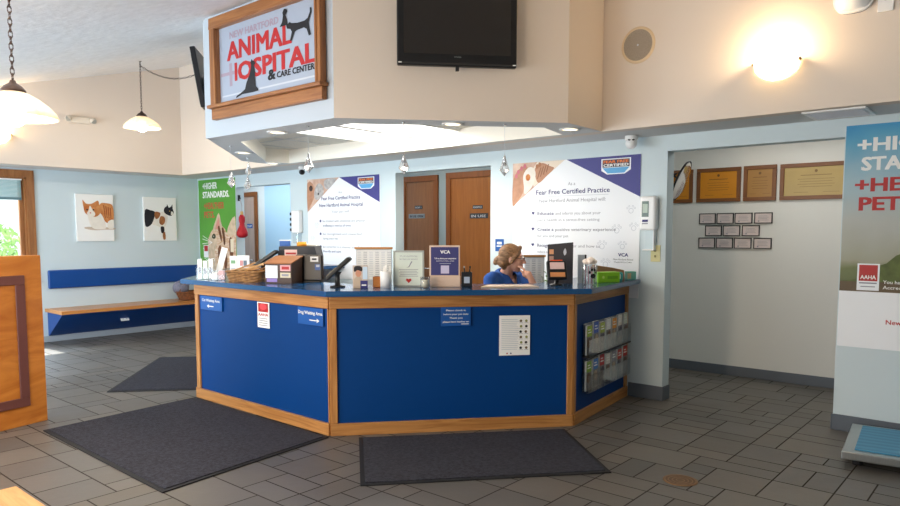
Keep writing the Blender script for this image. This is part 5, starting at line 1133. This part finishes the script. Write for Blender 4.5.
# ------------------------------------------------------------------ the receptionist
def person():
    # world-space joints (metres)
    hip = Vector((-3.80, 5.20, .56)); 
    P = bpy.data.objects.new('person', None); COL.objects.link(P); P.location = (hip.x, hip.y, 0); P.empty_display_size = .1
    tag(P, 'seated woman in blue scrubs and glasses resting her chin on her hand', 'person')
    def V(x, y, z): return Vector((x, y, z))-Vector((hip.x, hip.y, 0))
    chestdir = Vector((math.cos(R(-8)), math.sin(R(-8)), 0)); right = Vector((chestdir.y, -chestdir.x, 0))     # her right hand side
    f = Vector((math.cos(R(33)), math.sin(R(33)), -.10)).normalized(); fr = Vector((f.y, -f.x, 0)).normalized(); fu = fr.cross(f).normalized()
    hc = V(-3.612, 5.075, 1.292)        # head centre
    pelvis = V(hip.x, hip.y, .56); neck = V(-3.685, 5.085, 1.165); chest = V(-3.715, 5.11, 1.025); waist = V(-3.79, 5.17, .78)
    shR = chest+right*.175+Vector((0, 0, .075)); shL = chest-right*.175+Vector((0.02, 0, .075))
    elL = V(-3.285, 5.115, .85); wrL = V(-3.405, 5.035, 1.165); elR = shR+Vector((.06, -.10, -.27)); wrR = elR+Vector((.24, .03, -.02))
    FR = Matrix((f, -fr, fu)).transposed()       # local x fwd, y left, z up
    def hp(x, y, z): return hc+FR @ Vector((x, y, z))
    skin = MB()
    skin.ell(hc+FR @ Vector((-.015, 0, .03)), (.098, .075, .098), SKIN, FR, 24, 16)          # cranium
    skin.ell(hp(.035, 0, -.03), (.066, .058, .082), SKIN, FR, 20, 14)                         # face
    skin.ell(hp(.055, 0, -.088), (.032, .034, .026), SKIN, FR)                                 # chin
    skin.cap(hp(.094, 0, .015), .009, hp(.118, 0, -.022), .013, SKIN)                          # nose
    skin.ell(hp(.108, .009, -.027), (.010, .008, .008), SKIN, FR); skin.ell(hp(.108, -.009, -.027), (.010, .008, .008), SKIN, FR)
    skin.ell(hp(.096, 0, -.052), (.010, .024, .0065), SKIN, FR); skin.ell(hp(.094, 0, -.063), (.010, .021, .0065), SKIN, FR)   # lips
    skin.ell(hp(.083, .03, .035), (.014, .024, .008), SKIN, FR); skin.ell(hp(.083, -.03, .035), (.014, .024, .008), SKIN, FR)  # brow
    for s in (1, -1): skin.ell(hp(.055, s*.042, -.025), (.024, .016, .024), SKIN, FR); skin.ell(hp(-.01, s*.077, -.008), (.016, .008, .03), SKIN, FR)
    skin.cap(neck-Vector((0, 0, .03)), .056, hp(-.02, 0, -.06), .05, SKIN)
    skin.cap(chest+Vector((0, 0, .06)), .085, neck, .055, SKIN)
    def limb(ch):
        for (p, r), (q, s) in zip(ch, ch[1:]): skin.cap(p, r, q, s, SKIN)
    skin.ell(pelvis, (.14, .17, .11), SKIN); limb([(pelvis, .13), (waist, .115), (chest, .125)])
    limb([(chest+right*.08, .09), (shR, .058), (elR, .042), (wrR, .027)]); limb([(chest-right*.08, .09), (shL, .058), (elL, .042), (wrL, .026)])
    kn = []
    for s in (1, -1):
        k = pelvis+right*s*.10+chestdir*.42+Vector((0, 0, -.03)); an = k+Vector((0, 0, -.44))+chestdir*.02; kn.append((k, an))
        limb([(pelvis+right*s*.09, .095), (k, .062), (an, .04), (an+chestdir*.16+Vector((0, 0, -.05)), .03)])
    # left hand: palm under the chin, fingers curled against the cheek
    dirw = (wrL-elL).normalized(); pal = hp(.092, .012, -.108)-Vector((0, 0, .02)); pal = wrL+(pal-wrL).normalized()*.075
    side = (fr*1.0).normalized(); back = dirw.cross(side).normalized()
    skin.cap(wrL, .027, pal, .03, SKIN); skin.cap(pal-side*.018, .02, pal+side*.022, .019, SKIN)
    tipdir = (-f*.9+fu*.45).normalized()
    for k, L_ in enumerate((.066, .074, .069, .055)):
        b0 = pal+side*(.028-.019*k)+dirw*.012; m1 = b0+(dirw*.75+f*.15).normalized()*L_*.45; m2 = m1+(tipdir*.9+dirw*.15).normalized()*L_*.4; m3 = m2+(tipdir*.9-dirw*.35).normalized()*L_*.3
        limb([(b0, .0105), (m1, .0095), (m2, .0085), (m3, .0075)])
    t0 = pal+side*.03-dirw*.03; limb([(t0, .013), (t0+side*.015+dirw*.035-f*.01, .011), (t0+side*.012+dirw*.06-f*.025, .009)])
    # right hand relaxed on the desk
    hd = (wrR-elR).normalized(); hp2 = wrR+hd*.07; rs = Vector((hd.y, -hd.x, 0)).normalized(); skin.cap(wrR, .026, hp2, .028, SKIN)
    skin.cap(hp2-rs*.022, .017, hp2+rs*.022, .017, SKIN)
    for k, L_ in enumerate((.068, .078, .072, .056)):
        b0 = hp2+rs*(.03-.02*k)+hd*.012; m1 = b0+(hd+Vector((0, 0, .1)))*L_*.45; m2 = m1+(hd+Vector((0, 0, -.4))).normalized()*L_*.35; m3 = m2+(hd+Vector((0, 0, -.8))).normalized()*L_*.28
        limb([(b0, .0105), (m1, .0095), (m2, .0085), (m3, .0075)])
    t0 = hp2-rs*.02-hd*.035; limb([(t0, .013), (t0-rs*.03+hd*.03, .011), (t0-rs*.038+hd*.055, .009)])
    body = remeshed(skin, 'body', P, .0048, 2)
    me = body.data
    LIP = mat('lip colour', '#b5605a', .45); EYE = mat('eye dark', '#2c2320', .25); EYW = mat('eye white', '#e8e0d8', .3)
    for m in (LIP, EYE, EYW): me.materials.append(m)
    inv = FR.inverted()
    for p in me.polygons:
        c = inv @ (p.center-hc)
        if c.x > .088 and -.072 < c.z < -.044 and abs(c.y) < .026: p.material_index = 1
    for nm, s in (('eye', 1), ('eye', -1)):
        e = MB(); c = hp(.086, s*.031, .010); e.ell(c, (.012, .014, .008), EYW, FR); e.ell(c+f*.008, (.006, .006, .0065), EYE, FR); e.build('eye', P)
    # hair: cap, side sweep, bun
    h = MB()
    h.ell(hp(-.024, 0, .040), (.104, .084, .096), HAIR, FR, 24, 16); h.ell(hp(-.05, 0, -.01), (.078, .079, .080), HAIR, FR)
    h.cap(hp(.06, .0, .105), .02, hp(.03, -.075, .03), .02, HAIR); h.cap(hp(.06, 0, .105), .02, hp(.03, .075, .03), .02, HAIR); h.cap(hp(.035, -.074, .03), .018, hp(.0, -.078, -.03), .016, HAIR); h.cap(hp(.035, .074, .03), .018, hp(.0, .078, -.03), .016, HAIR)
    h.ell(hp(-.128, -.01, -.03), (.036, .040, .034), HAIR, FR); h.ell(hp(-.14, -.01, -.05), (.026, .03, .024), HAIR, FR); h.ell(hp(-.125, .0, -.005), (.022, .028, .02), HAIR, FR); h.cap(hp(-.08, -.05, -.06), .03, hp(-.12, -.02, -.03), .03, HAIR)
    h.cap(hp(-.05, .0, -.07), .045, hp(-.09, 0, -.02), .05, HAIR)
    remeshed(h, 'hair', P, .006, 1)
    g = MB(); GF_ = mat('glasses frame', '#4a4248', .3, .3)
    for s in (1, -1):
        c = hp(.108, s*.033, .008); g.tube([c+FR @ Vector((0, .027*math.cos(a), .021*math.sin(a))) for a in [2*PI*k/16 for k in range(16)]], .0022, GF_, 6, True)
        g.tube([c+FR @ Vector((0, s*.027, .006)), hp(.06, s*.076, .012), hp(-.01, s*.082, .006)], .0022, GF_, 6)
    g.tube([hp(.108, .007, .01), hp(.112, 0, .013), hp(.108, -.007, .01)], .0022, GF_, 6); g.build('glasses', P)
    # scrub top: torso shell plus short sleeves, V neckline
    c = MB()
    c.ell(chest+Vector((0, 0, .0)), (.135, .17, .14), SCRUB, Matrix.Rotation(R(-8), 3, 'Z'), 24, 16)
    for (p, r), (q, s) in zip([(pelvis+Vector((0, 0, .0)), .155), (waist, .140), (chest, .148)], [(waist, .140), (chest, .148), (chest+Vector((0, 0, .05)), .13)]): c.cap(p, r, q, s, SCRUB, 20)
    for sh, el, s in ((shR, elR, 1), (shL, elL, -1)):
        c.cap(chest+right*s*.09+Vector((0, 0, .045)), .095, sh, .072, SCRUB); c.cap(sh, .072, sh.lerp(el, .62), .064, SCRUB)
    for s in (1, -1): c.cap(neck-Vector((.045, 0, .055))+right*s*.03, .050, chest+right*s*.15+Vector((0, 0, .095)), .062, SCRUB)
    c.cap(chest+Vector((-.04, .0, .1)), .08, neck-Vector((.03, 0, .035)), .055, SCRUB)
    top = remeshed(c, 'scrub_top', P, .008, 3)
    bm = bmesh.new(); bm.from_mesh(top.data)       # cut the V neck and the neck hole
    nb = neck+Vector((.0, 0, .0)); dele = []
    for fc in bm.faces:
        q = fc.calc_center_median()-(chest+Vector((0, 0, .04))); fw_ = q.dot(chestdir); sd = abs(q.dot(right)); zz = q.z
        if (fw_ > .02 and zz > -.03 and sd < .0+(zz+.03)*.52) or ((fc.calc_center_median()-neck).xy.length < .062 and zz > .04): dele.append(fc)
    bmesh.ops.delete(bm, geom=dele, context='FACES'); bm.to_mesh(top.data); bm.free()
    top.modifiers.new('thickness', 'SOLIDIFY').thickness = .003
    tr = MB()
    for k, (kk, an) in enumerate(kn):
        s = 1 if k == 0 else -1
        tr.cap(pelvis+right*s*.09, .115, kk, .078, NSCRUB); tr.cap(kk, .078, an+Vector((0, 0, .02)), .062, NSCRUB)
    tr.ell(pelvis, (.155, .185, .12), NSCRUB); remeshed(tr, 'trousers', P, .010, 3)
    sh_ = MB()
    for kk, an in kn: sh_.cap(an+Vector((0, 0, -.045)), .05, an+chestdir*.17+Vector((0, 0, -.055)), .04, BLACKM)
    remeshed(sh_, 'shoes', P, .008, 2)
    # office chair
    o = thing('office_chair', 'black office chair beneath the seated woman', 'chair', (hip.x, hip.y, 0), R(-8))
    mb = MB(); mb.box(-.23, .23, -.24, .24, .39, .455, BLACKM, bev=.03, seg=3); mb.build('seat', o)
    mb = MB(); mb.box(-.31, -.25, -.21, .21, .52, .88, BLACKM, bev=.025, seg=3); mb.box(-.31, -.28, -.03, .03, .40, .6, BLACK, bev=.004); mb.box(-.3, -.1, -.03, .03, .37, .39, BLACK); mb.build('backrest', o)
    mb = MB(); mb.cyl((0, 0, .08), (0, 0, .39), .028, BLACK); mb.build('gas_lift', o)
    for k in range(5):
        a_ = 2*PI*k/5; mb = MB(); mb.tube([(0, 0, .10), (.28*math.cos(a_), .28*math.sin(a_), .065)], [.025, .016], BLACK); mb.ell((.28*math.cos(a_), .28*math.sin(a_), .03), (.028, .028, .03), BLACK); mb.build('castor_leg', o)
person()
# stethoscope-like keyboard object in front of her
t = thing('desk_telephone', 'black and white desk telephone between the woman and the counter', 'telephone', (-3.49, 4.80, .7905), CAMROT)
mb = MB(); mb.prismy([(-.09, 0), (.09, 0), (.09, .24), (-.09, .20)], -.02, .05, BLACK); mb.build('stand', t)
mb = MB(); mb.box(-.08, .08, -.03, -.021, .12, .2, LGREY, bev=.004); mb.build('keypad', t)
mb = MB(); mb.tube([(-.09, -.03, .26), (-.03, -.035, .285), (.04, -.035, .285), (.1, -.03, .25)], [.02, .012, .012, .02], BLACK); mb.build('handset', t)

# pieces of a part go one level deeper
DEEP = {'cover': ['pages'], 'screen': ['body', 'bezel'], 'keypad': ['body', 'stand'], 'printer_slot': ['body'], 'paper_roll_cover': ['body'], 'logo': ['bezel'], 'infrared_sensor': ['bezel'],
        'door_handle': ['door_leaf'], 'lettering': ['sign_plate', 'sign_panel', 'plate', 'panel'], 'cat_silhouette': ['sign_panel'], 'certification_badge': ['panel'], 'photo': ['panel'], 'paw_print': ['panel'], 'badge': ['panel', 'grille'],
        'lens': ['eyeball'], 'heart': ['notice_sheet'], 'engraving': ['plaque'], 'cat_picture': ['canvas'], 'display_window': ['housing'], 'label_print': ['housing'], 'printing': ['sheet', 'card_sheet', 'backing', 'carton', 'board'], 'pane': ['window_sash'], 'taped_sheet': ['box_body'], 'sticker': ['box_body', 'housing']}
for root in [o for o in COL.objects if o.type == 'EMPTY' and not o.parent]:
    kids = {c.name.split('.')[0]: c for c in root.children}
    for c in list(root.children):
        for pn in DEEP.get(c.name.split('.')[0], []):
            p = kids.get(pn)
            if p and p is not c and p.location.length < 1e-6 and abs(p.rotation_euler.z) < 1e-6: c.parent = p; break

# ------------------------------------------------------------------ lights, world, camera
def area(name, loc, rot, sx, sy, e, col):
    l = bpy.data.lights.new(name, 'AREA'); l.shape = 'RECTANGLE'; l.size = sx; l.size_y = sy; l.energy = e; l.color = col
    o = bpy.data.objects.new(name, l); COL.objects.link(o); o.location = loc; o.rotation_euler = rot; return o
DAY = (.68, .84, 1.0); NEU = (1.0, .93, .84)
area('daylight_left_front', (-8.25, YF+.05, 1.28), (R(104), 0, 0), 2.6, 1.5, 205, DAY)
area('daylight_mid_front', (-5.05, YF+.05, 1.28), (R(102), 0, R(12)), 2.6, 1.5, 120, (.84, .92, 1))
area('daylight_door_front', (-2.9, YF+.05, 1.25), (R(90), 0, 0), .8, 1.5, 82, (1, .80, .60))
area('sky_over_window', (MW-2.2, 2.7, 4.4), (0, R(-38), 0), 2.2, 2.6, 1500, DAY)
area('hall_light_left', (-10.0, 6.8, 2.58), (0, 0, 0), 3.0, .6, 42, (.80, .90, 1))
area('hall_light_mid', (-6.4, 6.8, 2.58), (0, 0, 0), 1.6, .5, 12, NEU)
area('hall_light_right', (-2.0, 6.75, 2.58), (0, 0, 0), 1.6, .5, 10, (1, .97, .92))
area('troffer_light', (-5.09, 4.71, RZ-.05), (0, 0, 0), 1.2, 1.1, 52, (1, .96, .88))
area('lobby_fill', (-5.2, 1.4, 2.70), (0, 0, 0), 3.6, 1.4, 30, NEU)
s = bpy.data.lights.new('sun', 'SUN'); s.energy = 20; s.angle = R(.6); s.color = (1, .96, .9)
so = bpy.data.objects.new('sun', s); COL.objects.link(so); so.rotation_euler = (0, R(-31), R(3))
wd = bpy.data.worlds.new('world'); SC.world = wd; wd.use_nodes = True
bg = wd.node_tree.nodes['Background']; bg.inputs[0].default_value = (.80, .90, 1, 1); bg.inputs[1].default_value = 1.0
cam = bpy.data.cameras.new('camera'); co = bpy.data.objects.new('camera', cam); COL.objects.link(co); SC.camera = co
co.location = (0, 0, 1.5313); co.rotation_euler = (R(90-4.552), 0, R(40.55))
cam.sensor_width = 36; cam.lens = 693.83/900*36; cam.shift_y = (287.08-253)/900; cam.clip_start = .05
SC.view_settings.view_transform = 'Standard'; SC.view_settings.look = 'None'; SC.view_settings.exposure = 0
